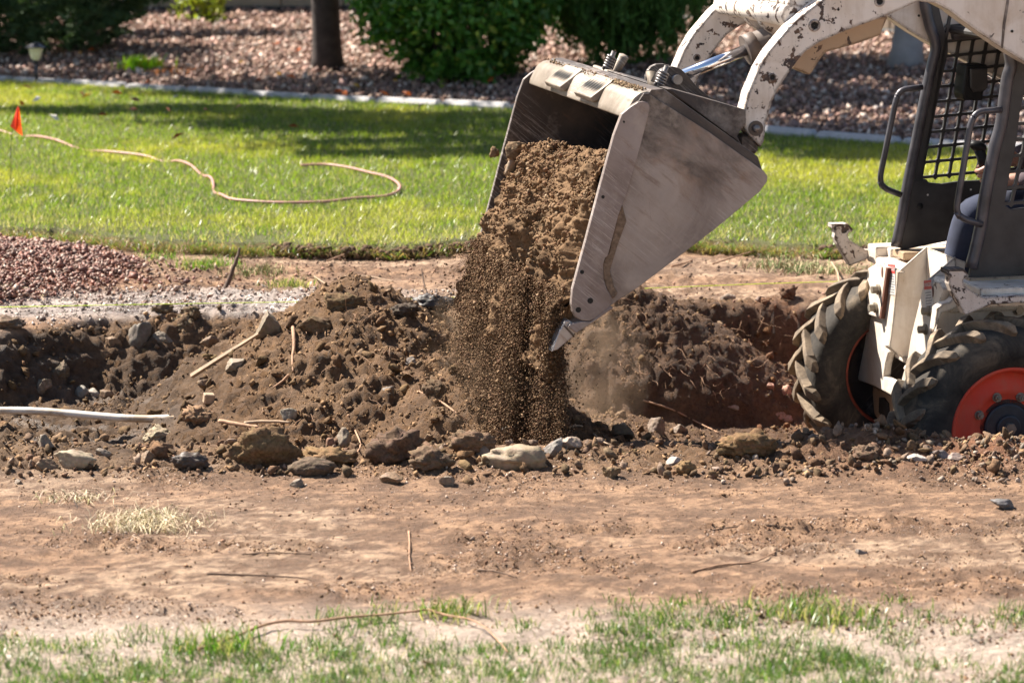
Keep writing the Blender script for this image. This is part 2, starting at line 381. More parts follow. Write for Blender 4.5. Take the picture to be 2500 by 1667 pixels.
def grid_faces(ny, nx):
    a = (np.arange(ny - 1)[:, None] * nx + np.arange(nx - 1)[None, :]).ravel()
    return np.stack([a, a + 1, a + nx + 1, a + nx], 1)
me = mesh_np('ground', np.stack([XD, YD, ZD], -1).reshape(-1, 3), grid_faces(len(gy), len(gx)), GC.reshape(-1, 3), True)
a = me.attributes.new('wet', 'FLOAT', 'POINT'); a.data.foreach_set('value', WET.ravel().astype(np.float32))
tag(link('ground', me, None, MAT['soil']), kind='structure')

# ------------------------------------------------------------------ stones and clods by the thousand
def ico(sub, seed, rough=.25, flat=0.0, freq=1.6):
    bm = bmesh.new(); bmesh.ops.create_icosphere(bm, subdivisions=sub, radius=1)
    V = np.array([v.co[:] for v in bm.verts]); Fc = np.array([[v.index for v in f.verts] for f in bm.faces]); bm.free()
    o = seed * 13.7
    r = 1 + rough * 2 * (fbm(V[:, 0] * freq + o, V[:, 1] * freq + o, V[:, 2] * freq, 2) - .5)
    V = V * r[:, None]
    if flat:                                     # cut facets
        g = np.random.default_rng(seed)
        for _ in range(11):
            n = g.normal(size=3); n /= np.linalg.norm(n); d = g.uniform(.42, .72); k = V @ n
            V = V - np.outer(np.clip(k - d, 0, None), n) * flat
    return V, Fc
OCT = [(np.array([(1, 0, 0), (-1, 0, 0), (0, 1, 0), (0, -1, 0), (0, 0, 1), (0, 0, -1)]) * np.array([[1], [.8], [.9], [1.1], [1], [.7]]), np.array([(0, 2, 4), (2, 1, 4), (1, 3, 4), (3, 0, 4), (2, 0, 5), (1, 2, 5), (3, 1, 5), (0, 3, 5)]))]
def _oc(s_):
    r_ = np.random.default_rng(s_); return OCT[0][0] * r_.uniform(.6, 1.3, (6, 1)) + r_.normal(0, .16, (6, 3)), OCT[0][1]
OCR = [_oc(s_) for s_ in range(10)]
T12 = [ico(1, s, .8, .7) for s in range(8)]          # 12 corners, 20 faces
T42 = [ico(2, s + 20, 1.0, .95, 2.4) for s in range(8)]
def rots(n, g):
    q_ = g.normal(size=(n, 4)); q_ /= np.linalg.norm(q_, axis=1)[:, None]; w_, x_, y_, z_ = q_.T
    R = np.empty((n, 3, 3))
    R[:, 0, 0] = 1 - 2 * (y_ * y_ + z_ * z_); R[:, 0, 1] = 2 * (x_ * y_ - z_ * w_); R[:, 0, 2] = 2 * (x_ * z_ + y_ * w_)
    R[:, 1, 0] = 2 * (x_ * y_ + z_ * w_); R[:, 1, 1] = 1 - 2 * (x_ * x_ + z_ * z_); R[:, 1, 2] = 2 * (y_ * z_ - x_ * w_)
    R[:, 2, 0] = 2 * (x_ * z_ - y_ * w_); R[:, 2, 1] = 2 * (y_ * z_ + x_ * w_); R[:, 2, 2] = 1 - 2 * (x_ * x_ + y_ * y_)
    return R
def scatter(name, P, s, C, templates, g, asp=(1, .8, .6), mat=None, kind='stuff', label=None, cat=None, parent=None, smooth=False):
    n = len(P); Vs, Fs, Cs = [], [], []; off = 0; pick = g.integers(0, len(templates), n)
    for t, (TV, TF) in enumerate(templates):
        idx = np.where(pick == t)[0]
        if not len(idx): continue
        k = len(idx); R = rots(k, g); sc = s[idx, None] * (np.array(asp) * g.uniform(.8, 1.25, (k, 3)))
        V = np.einsum('nij,nvj->nvi', R, TV[None] * sc[:, None, :]) + P[idx, None, :]
        Vs.append(V.reshape(-1, 3)); Fs.append((TF[None] + (np.arange(k) * len(TV))[:, None, None]).reshape(-1, 3) + off)
        Cs.append(np.repeat(C[idx], len(TV), 0)); off += k * len(TV)
    me = mesh_np(name, np.concatenate(Vs), np.concatenate(Fs), np.concatenate(Cs), smooth)
    o = link(name, me, parent, mat); tag(o, label, cat, None, kind); return o
def jitc(base, n, g, v=.25, alt=None, p=.2):
    c = np.array(base)[None] * g.uniform(1 - v, 1 + v, (n, 1)) * g.uniform(.94, 1.06, (n, 3))
    if alt is not None:
        k = g.random(n) < p; c[k] = np.array(alt)[None] * g.uniform(.7, 1.3, (k.sum(), 1))
    return np.clip(c, 0, 1)
def pts(n, x0, x1, y0, y1, g, dens=None):
    x = g.uniform(x0, x1, n); y = g.uniform(y0, y1, n)
    if dens is not None: k = g.random(n) < dens(x, y); x, y = x[k], y[k]
    return x, y
g = np.random.default_rng(5)
fr = lambda x, y: lookup(FRESH, x, y)
# crumbs on the trodden dirt in front
x, y = pts(120000, -2, 2, 6.5, 9.0, g, lambda x, y: sst(.42, .72, fbm(x * 2.7, y * 4.3, 7, 3)) * .9 + .06 + .25 * sst(8.4, 9, y))
s = .0014 * (1 + g.exponential(1.0, len(x))).clip(1, 7)
scatter('loose_crumbs', np.stack([x, y, HZ(x, y) + s * .3], 1), s, jitc((.24, .145, .088), len(x), g, .4, (.5, .38, .3), .2), OCT, g, mat=MAT['clod'], label='small loose soil crumbs lying on the trodden dirt in the foreground', cat='soil crumbs')
# loose soil of trench and spoil
x, y = pts(60000, -2.6, 2.6, 8.75, 12.5, g, lambda x, y: fr(x, y) * (.22 + .55 * sst(.4, .65, fbm(x * 2.5, y * 2.5, 2, 3))) * 1.0)
s = .0038 * (1 + g.exponential(.9, len(x))).clip(1, 5)
c = lookup(np.ascontiguousarray(GC[..., 0]), x, y)[:, None] * np.array([1, .62, .34]) * g.uniform(.7, 1.5, (len(x), 1))
scatter('loose_soil', np.stack([x, y, HZ(x, y) + s * .25], 1), s, np.clip(c, 0, 1), OCR, g, mat=MAT['clod'], label='brown loose soil crumbs covering the dug trench and its banks', cat='loose soil')
x, y = pts(4000, -2.6, 2.6, 8.8, 12.3, g, lambda x, y: fr(x, y) * (.18 + .9 * sst(.5, .7, fbm(x * 1.8, y * 1.8, 12, 3)) + .7 * sst(-.9, -1.3, x) * sst(11.0, 11.4, y)))
s = .010 * (1 + g.exponential(.8, len(x))).clip(1, 3.6)
c = jitc((.15, .092, .05), len(x), g, .35, (.20, .135, .085), .15); kr = (x > .9) & (y > 10.5); c[kr] = c[kr] * np.array([1.15, .92, .88])
scatter('soil_clods', np.stack([x, y, HZ(x, y) + s * .3], 1), s, c, T42, g, mat=MAT['clod'], label='fist sized brown soil clods strewn through the trench and along its near edge', cat='soil clods')
x, y = pts(1500, -2.3, 2.3, 8.78, 9.25, g, lambda x, y: .25 + .75 * sst(.4, .6, fbm(x * 3, y * 5, 3, 2)))
s = .009 * (1 + g.exponential(.8, len(x))).clip(1, 3.4)
scatter('edge_clods', np.stack([x, y, HZ(x, y) + s * .5], 1), s, jitc((.155, .098, .06), len(x), g, .35, (.24, .17, .125), .15), T42, g, mat=MAT['clod'], label='dark broken clods lined along the near trench edge', cat='soil clods')
# grey chips on the near berm, right
x, y = pts(1100, .5, 2.4, 8.72, 9.3, g, lambda x, y: .25 + .75 * sst(1.1, 1.6, x)); s = .006 * (1 + g.exponential(.8, len(x))).clip(1, 4)
scatter('stone_chips', np.stack([x, y, HZ(x, y) + s * .4], 1), s, jitc((.17, .12, .085), len(x), g, .35, (.34, .26, .20), .15), T12, g, (1, .8, .45), MAT['stone'], label='grey brown stone chips along the near trench edge beside the wheels', cat='stone chips')
# red gravel heap
x, y = pts(30000, -3.2, -1.2, 12.05, 14.0, g, lambda x, y: np.clip(lookup(Bh[4], x, y) * 22, 0, 1) * .5 + .05 * sst(-1.0, -1.8, x) * (y > 12.3) * (y < 13.4))
s = .010 * (1 + g.exponential(.35, len(x))).clip(1, 2.6)
scatter('red_gravel', np.stack([x, y, HZ(x, y) + s * .5 + g.uniform(0, .012, len(x))], 1), s, jitc((.19, .085, .06), len(x), g, .5, (.32, .22, .17), .25), OCR, g, (1, .75, .55), MAT['redstone'], label='low heap of small wet red gravel beside the lawn', cat='gravel')
# pebbles in the strip between heap and lawn
x, y = pts(5000, -1.9, 2.6, 12.2, 13.6, g, lambda x, y: .25 + .75 * sst(-.2, -.9, x)); s = .0035 * (1 + g.exponential(.9, len(x))).clip(1, 4)
scatter('strip_pebbles', np.stack([x, y, HZ(x, y) + s * .4], 1), s, jitc((.33, .20, .14), len(x), g, .4, (.12, .08, .06), .35), T12, g, mat=MAT['clod'], label='small pebbles and crumbs on the scraped strip before the lawn', cat='pebbles')
x, y = pts(5200, -2.6, -.2, 11.6, 12.6, g, lambda x, y: (1 - fr(x, y)) * .9); s = .003 * (1 + g.exponential(1.0, len(x))).clip(1, 5)
scatter('wet_pebbles', np.stack([x, y, HZ(x, y) + s * .3], 1), s, jitc((.42, .35, .30), len(x), g, .35, (.14, .10, .08), .5), OCR, g, mat=MAT['redstone'], label='small wet pebbles glinting on the muddy strip by the string', cat='pebbles')
# rock mulch behind the lawn
x = g.uniform(-6.2, 6.2, 84000); y = g.uniform(16.2, 30.0, 84000)
k = (y > GRAVEL_Y(x) + .12) & (np.abs(x) < y * .2 + .4) & (y < GRAVEL_Y(x) + 8.2); x, y = x[k], y[k]
s = .0165 * (1 + g.exponential(.42, len(x))).clip(1, 2.8)
scatter('rock_mulch', np.stack([x, y, HZ(x, y) + s * .35 + g.uniform(0, .03, len(x))], 1), s, jitc((.33, .205, .155), len(x), g, .5, (.62, .50, .42), .14), OCR, g, (1, .8, .5), MAT['stone'], label='pinkish brown rock mulch filling the bed behind the lawn', cat='rock mulch')

# ------------------------------------------------------------------ grass
def blades(x, y, z, hgt, wid, lean, g, seg=2):
    n = len(x); az = g.uniform(0, 2 * np.pi, n); la = g.uniform(0, 2 * np.pi, n)
    d = np.stack([np.cos(az), np.sin(az), np.zeros(n)], 1) * wid[:, None] * .5
    l = np.stack([np.cos(la), np.sin(la), np.zeros(n)], 1) * (lean * hgt)[:, None]
    b = np.stack([x, y, z], 1); up = np.array([0, 0, 1.])
    m = b + l * .35 + up * (hgt * .6)[:, None]; t = b + l + up * (hgt * np.sqrt(np.clip(1 - lean ** 2 * .6, .15, 1)))[:, None]
    V = np.stack([b - d, b + d, m + d * .8, m - d * .8, t], 1)
    i = np.arange(n)[:, None] * 5
    Fc = np.concatenate([i + [0, 1, 2], i + [0, 2, 3], i + [3, 2, 4]]); return V.reshape(-1, 3), Fc
def grass(name, x, y, z, h, w_, ln, C, g, label, cat='grass', mat='grassblade', kind='stuff', parent=None):
    V, Fc = blades(x, y, z, h, w_, ln, g)
    if len(x) > 100000:                          # far lawn: one pointed triangle a blade
        V = V.reshape(-1, 5, 3)[:, [0, 1, 4]].reshape(-1, 3); me = mesh_np(name, V, np.arange(len(V)).reshape(-1, 3), np.repeat(C, 3, 0))
    else: me = mesh_np(name, V, Fc, np.repeat(C, 5, 0))
    o = link(name, me, parent, MAT[mat]); tag(o, label, cat, None, kind); return o
x = g.uniform(-5.6, 5.6, 520000); y = 13.3 + 10.2 * g.random(520000) ** 1.12
k = (np.abs(x) < y * .19 + .3) & (y < GRAVEL_Y(x) - .02) & (y > LAWN_Y(x) - .02); x, y = x[k], y[k]; n = len(x)
thin = fbm(x * 1.3, y * 1.1, 5, 4) * .8 + .2 * fbm(x * 9, y * 9, 5, 2); edge = sst(.7, 0, y - LAWN_Y(x))
k = g.random(n) > .35 * sst(.55, .42, thin) + .5 * edge * sst(.6, .35, fbm(x * 4, y * 4, 8, 2)); x, y, thin, edge = x[k], y[k], thin[k], edge[k]; n = len(x)
C = jitc((.17, .25, .035), n, g, .4); yel = sst(.45, .68, thin) + g.normal(0, .15, n); yel = np.clip(yel, 0, 1)[:, None]
C = C * (1 - yel * .8) + np.array([.46, .44, .09]) * yel * .8
farm = sst(15.0, 17.0, y)[:, None]; C = C * (1 - farm * .4) + C * np.array([1.55, 1.35, .9]) * farm * .4
dry = g.random(n) < (.14 + .3 * edge + .10 * sst(15.5, 14.2, y)); C[dry] = jitc((.48, .42, .24), dry.sum(), g, .3)
grass('lawn_grass', x, y, HZ(x, y) - .004, g.uniform(.02, .05, n), g.uniform(.004, .0085, n), g.uniform(.1, .95, n), np.clip(C, 0, 1), g, 'short mown lawn grass between the dug strip and the rock bed')
x = g.uniform(-2.6, 2.9, 15000); y = LAWN_Y(x) - .09 * g.random(15000) ** 1.5 * (.3 + 1.2 * vn(x * 2.6, 3.1)); k = g.random(15000) < .25 + .75 * vn(x * 5, 9.2); x, y = x[k], y[k]; n = len(x)
grass('edge_fringe', x, y, HZ(x, y) + g.uniform(0, .03, n), g.uniform(.02, .055, n), g.uniform(.0025, .005, n), g.uniform(.5, 2.6, n), jitc((.30, .21, .10), n, g, .4, (.15, .24, .04), .4), g, 'ragged fringe of dead and green grass along the cut lawn edge')
# sparse grass at the very front
cx, cy = pts(2100, -1.75, 1.75, 5.9, 7.5, g, lambda x, y: sst(7.42 , 6.9, y + .35 * np.abs(np.sin(x * 2.3 + 1)) * (x < .2)) * (.15 + .85 * sst(.34, .46, fbm(x * 3, y * 3, 21, 3))))
m_ = 36; x = (cx[:, None] + g.normal(0, .028, (len(cx), m_))).ravel(); y = (cy[:, None] + g.normal(0, .028, (len(cx), m_))).ravel(); n = len(x)
C = jitc((.085, .16, .03), n, g, .5, (.36, .34, .20), .15)
grass('front_grass', x, y, HZ(x, y) - .003, g.uniform(.012, .042, n), g.uniform(.0018, .0034, n), g.uniform(.2, 1.1, n), C, g, 'sparse worn green grass at the bottom of the picture')
x, y = pts(9000, -1.8, 1.8, 5.9, 7.35, g, lambda x, y: sst(7.35, 6.9, y)); n = len(x)
grass('front_straw', x, y, HZ(x, y) + .002, g.uniform(.004, .011, n), g.uniform(.0018, .003, n), g.uniform(1.5, 3.5, n), jitc((.66, .56, .46), n, g, .3), g, 'pale dead straw lying flat among the sparse front grass', 'straw', 'straw')
# ------------------------------------------------------------------ shape helpers
def box_me(name, cx, cy, cz, sx, sy, sz, rot=None, bev=0.0):
    bm = bmesh.new(); bmesh.ops.create_cube(bm, size=1)
    bmesh.ops.scale(bm, vec=(sx, sy, sz), verts=bm.verts)
    if bev: bmesh.ops.bevel(bm, geom=bm.edges[:], offset=bev, segments=1, affect='EDGES')
    if rot is not None: bmesh.ops.transform(bm, matrix=rot.to_4x4(), verts=bm.verts)
    bmesh.ops.translate(bm, vec=(cx, cy, cz), verts=bm.verts)
    me = bpy.data.meshes.new(name); bm.to_mesh(me); bm.free(); return me
def tube(name, P, r, seg=10, caps=True, smooth=True, closed=False):
    """tube along points P; r a number or one per point"""
    P = [Vector(p) for p in P]; n = len(P); r = [r] * n if not hasattr(r, '__len__') else r
    T = [(P[min(i + 1, n - 1)] - P[max(i - 1, 0)]).normalized() for i in range(n)]
    a = Vector((0, 0, 1)) if abs(T[0].z) < .9 else Vector((1, 0, 0)); u = T[0].cross(a).normalized()
    V, Fc = [], []
    for i in range(n):
        u = (u - T[i] * u.dot(T[i])).normalized(); v_ = T[i].cross(u)
        for k in range(seg):
            t = 2 * math.pi * k / seg; V.append(P[i] + (u * math.cos(t) + v_ * math.sin(t)) * r[i])
    for i in range(n - 1):
        for k in range(seg): Fc.append((i * seg + k, i * seg + (k + 1) % seg, (i + 1) * seg + (k + 1) % seg, (i + 1) * seg + k))
    if caps: Fc.append(tuple(range(seg))[::-1]); Fc.append(tuple(range((n - 1) * seg, n * seg)))
    return mesh_py(name, V, Fc, smooth)
def curve_pts(P, k=6):
    """Catmull-Rom through P"""
    P = [Vector(p) for p in P]; out = []
    for i in range(len(P) - 1):
        p0, p1, p2, p3 = P[max(i - 1, 0)], P[i], P[i + 1], P[min(i + 2, len(P) - 1)]
        for j in range(k):
            t = j / k; out.append(.5 * ((2 * p1) + (p2 - p0) * t + (2 * p0 - 5 * p1 + 4 * p2 - p3) * t * t + (3 * p1 - p0 - 3 * p2 + p3) * t ** 3))
    out.append(P[-1]); return out
def join_me(name, mes, smooth=False):
    bm = bmesh.new()
    for m in mes: bm.from_mesh(m)
    me = bpy.data.meshes.new(name); bm.to_mesh(me); bm.free()
    if smooth: me.polygons.foreach_set('use_smooth', [True] * len(me.polygons))
    for m in mes: bpy.data.meshes.remove(m)
    return me
def lathe(name, prof, seg=48, smooth=True):
    """profile (radius, along y); turned about the y axis"""
    V, Fc = [], []
    for r, y in prof:
        for k in range(seg): t = 2 * math.pi * k / seg; V.append((r * math.cos(t), y, r * math.sin(t)))
    for i in range(len(prof) - 1):
        for k in range(seg): Fc.append((i * seg + k, i * seg + (k + 1) % seg, (i + 1) * seg + (k + 1) % seg, (i + 1) * seg + k))
    if prof[0][0] > 1e-4: pass
    return mesh_py(name, V, Fc, smooth)
def leafmass(name, P, size, C, g, mat, label=None, cat=None, parent=None, aspect=.55, droop=None, kind=None):
    """one small folded leaf per point (4 triangles)"""
    n = len(P); R = rots(n, g)
    if droop is not None:
        pass
    T = np.array([(0, -.5, 0), (aspect * .5, 0, .12), (0, .5, 0), (-aspect * .5, 0, .12)])
    V = np.einsum('nij,vj->nvi', R, T) * size[:, None, None] + P[:, None, :]
    i = np.arange(n)[:, None] * 4
    Fc = np.concatenate([i + [0, 1, 2], i + [0, 2, 3]])
    me = mesh_np(name, V.reshape(-1, 3), Fc, np.repeat(C, 4, 0)); o = link(name, me, parent, MAT[mat]); tag(o, label, cat, None, kind); return o
def clumped(n, c, r, nc, g, spread=.22, shell=.55):
    """points gathered in clumps inside an ellipsoid"""
    q_ = g.normal(size=(nc, 3)); q_ /= np.linalg.norm(q_, axis=1)[:, None]; q_ *= (shell + (1 - shell) * g.random((nc, 1)))
    k = g.integers(0, nc, n); p = q_[k] + g.normal(size=(n, 3)) * spread * g.uniform(.5, 1.2, (nc, 1))[k]
    return p * np.array(r) + np.array(c)
def W(p): return tuple(float(v) for v in p)

# ------------------------------------------------------------------ kerb, wall
g = np.random.default_rng(21)
kx = np.linspace(-7, 7, 29); kerb = empty('lawn_kerb', (0, 20, 0), 0, 'low pale concrete kerb between the lawn and the rock bed', 'kerb')
for i in range(len(kx) - 1):
    a = Vector((kx[i], float(GRAVEL_Y(kx[i])), 0)); b_ = Vector((kx[i + 1] - .012, float(GRAVEL_Y(kx[i + 1])), 0)); d = (b_ - a); L_ = d.length; ang = math.atan2(d.y, d.x)
    m_ = (a + b_) / 2; me = box_me('kerb_segment', 0, 0, 0, L_, .12, .10, bev=.03)
    me.transform(Matrix.Translation((m_.x, m_.y - 20, .052 + random.uniform(-.006, .006))) @ Matrix.Rotation(ang, 4, 'Z')); link('kerb_segment', me, kerb, MAT['concrete'])
WY = lambda x: float(np.interp(x, [-7, -2.6, 0.0, 3.4, 8], [29.3, 28.4, 27.9, 24.6, 20.6]))
def wall(x0, x1, label, mat, rows=9, step=.62):
    x = np.arange(x0, x1, step); wl = empty('block_wall', (x0, WY(x0), 0), 0, label, 'wall')
    core = []
    for i in range(len(x) - 1):
        a = Vector((x[i], WY(x[i]), 0)); b_ = Vector((x[i + 1], WY(x[i + 1]), 0)); ang = math.atan2(b_.y - a.y, b_.x - a.x); L_ = (b_ - a).length
        zb = float(HZ((a.x + b_.x) / 2, (a.y + b_.y) / 2)) - .06
        mm = (a + b_) / 2 - Vector((x0, WY(x0), 0))
        me = box_me('mortar', 0, .02, zb + rows * .1, L_, .15, rows * .2); me.transform(Matrix.Translation(mm) @ Matrix.Rotation(ang, 4, 'Z')); core.append(me)
        for r_ in range(rows):
            me = box_me('wall_block', (L_ / 2 if r_ % 2 else 0), 0, zb + r_ * .2 + .1, L_ - .014, .19, .188, bev=.005)
            me.transform(Matrix.Translation(mm) @ Matrix.Rotation(ang, 4, 'Z')); link('wall_block', me, wl, MAT[mat])
    link('mortar', join_me('mortar', core), wl, MAT['mortar'])
wall(-6.6, 6.9, 'beige block wall along the back of the rock bed', 'block')
ed = [(x_, WY(x_) - .16, float(HZ(x_, WY(x_))) + .02) for x_ in np.linspace(-6.5, 5, 30)]
tag(link('edging_strip', tube('edging_strip', ed, .028, 8), None, MAT['edging']), 'black edging strip at the foot of the beige block wall', 'edging')

# ------------------------------------------------------------------ trees and shrubs
def trunk_me(base, h, r0, r1, wob=.03, seg=18, lean=(0, 0), n=16):
    P, R = [], []
    for i in range(n + 1):
        t = i / n; P.append(Vector(base) + Vector((lean[0] * t + wob * math.sin(t * 5), lean[1] * t, h * t)))
        R.append(r0 + (r1 - r0) * t + r0 * .35 * math.exp(-t * h / .12))
    me = tube('trunk', P, R, seg)
    for v in me.vertices:
        k = 1 + .07 * (mnoise.noise(Vector((v.co.x * 14, v.co.y * 14, v.co.z * 2.2)))); c = Vector((P[0].x, P[0].y, v.co.z)); v.co = c + (v.co - c) * k
    return me
def branches(top, k, L_, r, g):
    out = []
    for i in range(k):
        a = 2 * math.pi * i / k + g.uniform(-.3, .3); e = g.uniform(.25, .9)
        P = [Vector(top) + Vector((math.cos(a) * L_ * t * math.cos(e), math.sin(a) * L_ * t * math.cos(e), L_ * t * math.sin(e) + .1 * t * t)) for t in np.linspace(0, 1, 5)]
        out.append(tube('b', P, [r * (1 - .8 * t) for t in np.linspace(0, 1, 5)], 6))
    return out
def tree(name, base, h, r0, r1, label, mat, crowns, leafc, n, g, lsize=.1, lean=(0, 0)):
    z0 = float(HZ(base[0], base[1])) - .05
    t = empty(name, (base[0], base[1], z0), 0, label, 'tree')
    link('trunk', join_me('trunk', [trunk_me((0, 0, 0), h, r0, r1, lean=lean)] + branches((lean[0], lean[1], h * .96), 6, 1.7, r1 * .6, g), True), t, MAT[mat])
    Ps = [clumped(int(n * w_), (c[0] - base[0], c[1] - base[1], c[2]), r, nc, g) for c, r, nc, w_ in crowns]
    P = np.concatenate(Ps); leafmass('crown', P, g.uniform(.6, 1.3, len(P)) * lsize, jitc(leafc, len(P), g, .3), g, 'leaf', parent=t)
    return t
tree('shade_tree', (-1.50, 23.2), 2.6, .118, .09, 'dark brown tree trunk standing in the rock mulch left of the leafy bush', 'bark_dark',
     [((-3.45, 21.1, 3.5), (1.45, .85, .4), 44, .3), ((-3.2, 19.5, 3.4), (1.0, .6, .3), 24, .12), ((-3.81, 23.52, 3.5), (1.5, .75, .5), 40, .28), ((-2.01, 23.42, 4.0), (1.7, 1.3, .8), 46, .3), ((-0.51, 19.32, 3.5), (1.0, .5, .35), 20, .12)], (.06, .11, .02), 12500, g, .15, (-.15, -.5))
tree('pale_tree', (3.06, 22.2), 3.0, .118, .10, 'pale grey tree trunk in the rock bed behind the cab', 'bark_pale',
     [((2.19, 22.72, 3.9), (1.9, 1.4, .8), 46, .5), ((-0.11, 21.72, 3.6), (1.5, .8, .5), 30, .28), ((-0.21, 23.82, 3.7), (1.5, .7, .5), 30, .28), ((-.35, 20.2, 3.4), (1.3, .5, .35), 26, .2)], (.07, .12, .03), 15000, g, .16, (.1, -.2))
tree('side_tree', (-6.6, 25.0), 2.8, .14, .1, 'tree standing left of the juniper, mostly outside the picture', 'bark_dark',
     [((-4.91, 21.97, 3.5), (1.2, .4, .35), 30, .4), ((-5.81, 27.62, 3.6), (1.5, .35, .4), 26, .3), ((-7.31, 25.42, 4.3), (1.8, 1.3, .8), 40, .5)], (.07, .12, .02), 7000, g, .14)
# leafy bush
def bush(name, c, r, label, leafc, n, g, size, nc, kind='leaf', cat='bush', hl=None, shell=.75, spread=.1, stems=9, keep=None):
    z0 = float(HZ(c[0], c[1])); t = empty(name, (c[0], c[1], z0 - .02), 0, label, cat)
    P = clumped(n, (0, 0, c[2]), r, nc, g, spread, shell)
    P = P[P[:, 2] > .02]
    if keep is not None: P = P[keep(P)]
    C = jitc(leafc, len(P), g, .35)
    if hl is not None: k = g.random(len(P)) < hl[1]; C[k] = jitc(hl[0], k.sum(), g, .3)
    leafmass('foliage', P, g.uniform(.6, 1.3, len(P)) * size, C, g, kind, parent=t)
    st = [tube('s', [(g.uniform(-.1, .1), g.uniform(-.1, .1), 0), Vector((math.cos(a), math.sin(a), 0)) * r[0] * .4 + Vector((0, 0, c[2])), Vector((math.cos(a), math.sin(a), 0)) * r[0] * .6 + Vector((0, 0, c[2] + r[2] * .5))], [.03, .018, .006], 6) for a in np.linspace(0, 6.28, stems, endpoint=False)]
    link('stems', join_me('stems', st, True), t, MAT['bark_dark']); return t
bush('leafy_bush', (-.43, 22.2, .95), (.78, .75, .98), 'large dense dark green leafy bush right of the dark trunk', (.09, .23, .035), 26000, g, .075, 260, hl=((.30, .40, .06), .12))  # hl: a share of leaves coloured paler as painted sun highlights
# feathery upright juniper
def conifer(name, c, r, label, leafc, n, g, strands, lean, size=.07):
    z0 = float(HZ(c[0], c[1])); t = empty(name, (c[0], c[1], z0 - .02), 0, label, 'juniper')
    q_ = g.normal(size=(strands, 3)); q_ /= np.linalg.norm(q_, axis=1)[:, None]; q_ *= g.uniform(.55, 1, (strands, 1)); q_ = q_ * np.array(r) + np.array([0, 0, c[2]])
    L_ = g.uniform(.15, .42, strands); k = g.integers(0, strands, n); u = g.random(n)
    out = q_ - np.array([0, 0, c[2]]); out[:, 2] = 0; out /= np.linalg.norm(out, axis=1)[:, None] + 1e-6
    d = out * lean[0] + np.array([0, 0, lean[1]]) + g.normal(size=(strands, 3)) * .12
    P = q_[k] + d[k] * (L_[k] * u)[:, None] + g.normal(size=(n, 3)) * (.035 * (1.1 - u))[:, None]
    P = P[P[:, 2] > .0]; n = len(P); C = jitc(leafc, n, g, .35)
    # needles: thin triangles along the strand
    dd = d[k[:n]] + g.normal(size=(n, 3)) * .35; dd /= np.linalg.norm(dd, axis=1)[:, None]
    sd = np.cross(dd, g.normal(size=(n, 3))); sd /= np.linalg.norm(sd, axis=1)[:, None]
    s = g.uniform(.6, 1.3, n)[:, None] * size
    V = np.stack([P - sd * s * .13, P + sd * s * .13, P + dd * s], 1).reshape(-1, 3); Fc = np.arange(n * 3).reshape(-1, 3)
    link('foliage', mesh_np('foliage', V, Fc, np.repeat(C, 3, 0)), t, MAT['needle'])
    link('trunk', trunk_me((0, 0, 0), c[2] * 1.3, .05, .02, n=6, seg=8), t, MAT['bark_dark']); return t
conifer('upright_juniper', (.88, 22.9, 1.05), (.98, .8, 1.15), 'feathery dark green juniper behind the bucket, right of the leafy bush', (.075, .17, .035), 60000, g, 900, (.35, 1.0), .09)
conifer('spreading_juniper', (-4.75, 24.9, .62), (1.62, .8, .72), 'low spreading blue green juniper behind the path light', (.075, .13, .055), 46000, g, 600, (1.0, .28), .09)
bush('young_shrub', (-2.98, 27.3, .22), (.22, .22, .26), 'small yellow green shrub by the foot of the block wall', (.22, .26, .025), 420, g, .085, 30, hl=((.45, .5, .06), .4), stems=5, spread=.25)
bush('wall_shrub', (4.05, 24.3, .5), (.55, .35, .55), 'bright green broad leaved shrub seen through the cab grille', (.13, .24, .03), 1400, g, .1, 60, stems=6, spread=.2)
# bright grass clump in the mulch
def clump(name, c, n, h, rad, col, alt, label, g, cat='grass clump', wid=.006, ln=(.1, .9), p=.3, dz=0):
    x = g.normal(0, rad, n); y = g.normal(0, rad * .7, n); z = HZ(x + c[0], y + c[1]) - .005 + dz
    t = bpy.data.objects.new(name, None)
    V, Fc = blades(x, y, z - float(HZ(c[0], c[1])), g.uniform(.5, 1, n) * h, g.uniform(.6, 1.2, n) * wid, g.uniform(ln[0], ln[1], n), g)
    me = mesh_np(name, V, Fc, np.repeat(jitc(col, n, g, .3, alt, p), 5, 0)); o = link(name, me, None, MAT['straw' if 'dry' in label or 'dead' in label or 'uproot' in label else 'grassblade'])
    o.location = (c[0], c[1], float(HZ(c[0], c[1]))); tag(o, label, cat); return o
p = G(345, 205); clump('grass_clump', p, 420, .17, .075, (.38, .62, .03), (.55, .22, .04), 'bright yellow green grass clump in the rock mulch', g, wid=.012, p=.12)
clump('dead_stalks', G(420, 208), 160, .10, .16, (.55, .18, .04), (.4, .2, .06), 'orange dead stalks right of the bright grass clump', g, 'dead stalks', wid=.01, ln=(1.2, 2.4))

# ------------------------------------------------------------------ path light, flag, hose, string
p = G(90, 222); pl = empty('path_light', (p[0], p[1], float(HZ(p[0], p[1])) - .02), 0, 'small garden path light with a dark cap beside the kerb', 'path light')
H0 = .33
link('post', tube('post', [(0, 0, 0), (0, 0, .19)], .012, 10), pl, MAT['lamp_metal'])
me = lathe('lamp_glass', [(.022, 0), (.038, .02), (.056, .08), (.060, .105)], 8, False); me.transform(Matrix.Rotation(math.pi / 2, 4, 'X') @ Matrix.Identity(4)); me.transform(Matrix.Translation((0, 0, .20))); link('lamp_glass', me, pl, MAT['lamp_glass'])
me = lathe('cap', [(.0005, .135), (.03, .130), (.052, .112), (.085, .096), (.083, .092), (.0005, .094)], 8, False); me.transform(Matrix.Rotation(math.pi / 2, 4, 'X')); me.transform(Matrix.Translation((0, 0, .21))); link('cap', me, pl, MAT['lamp_metal'])
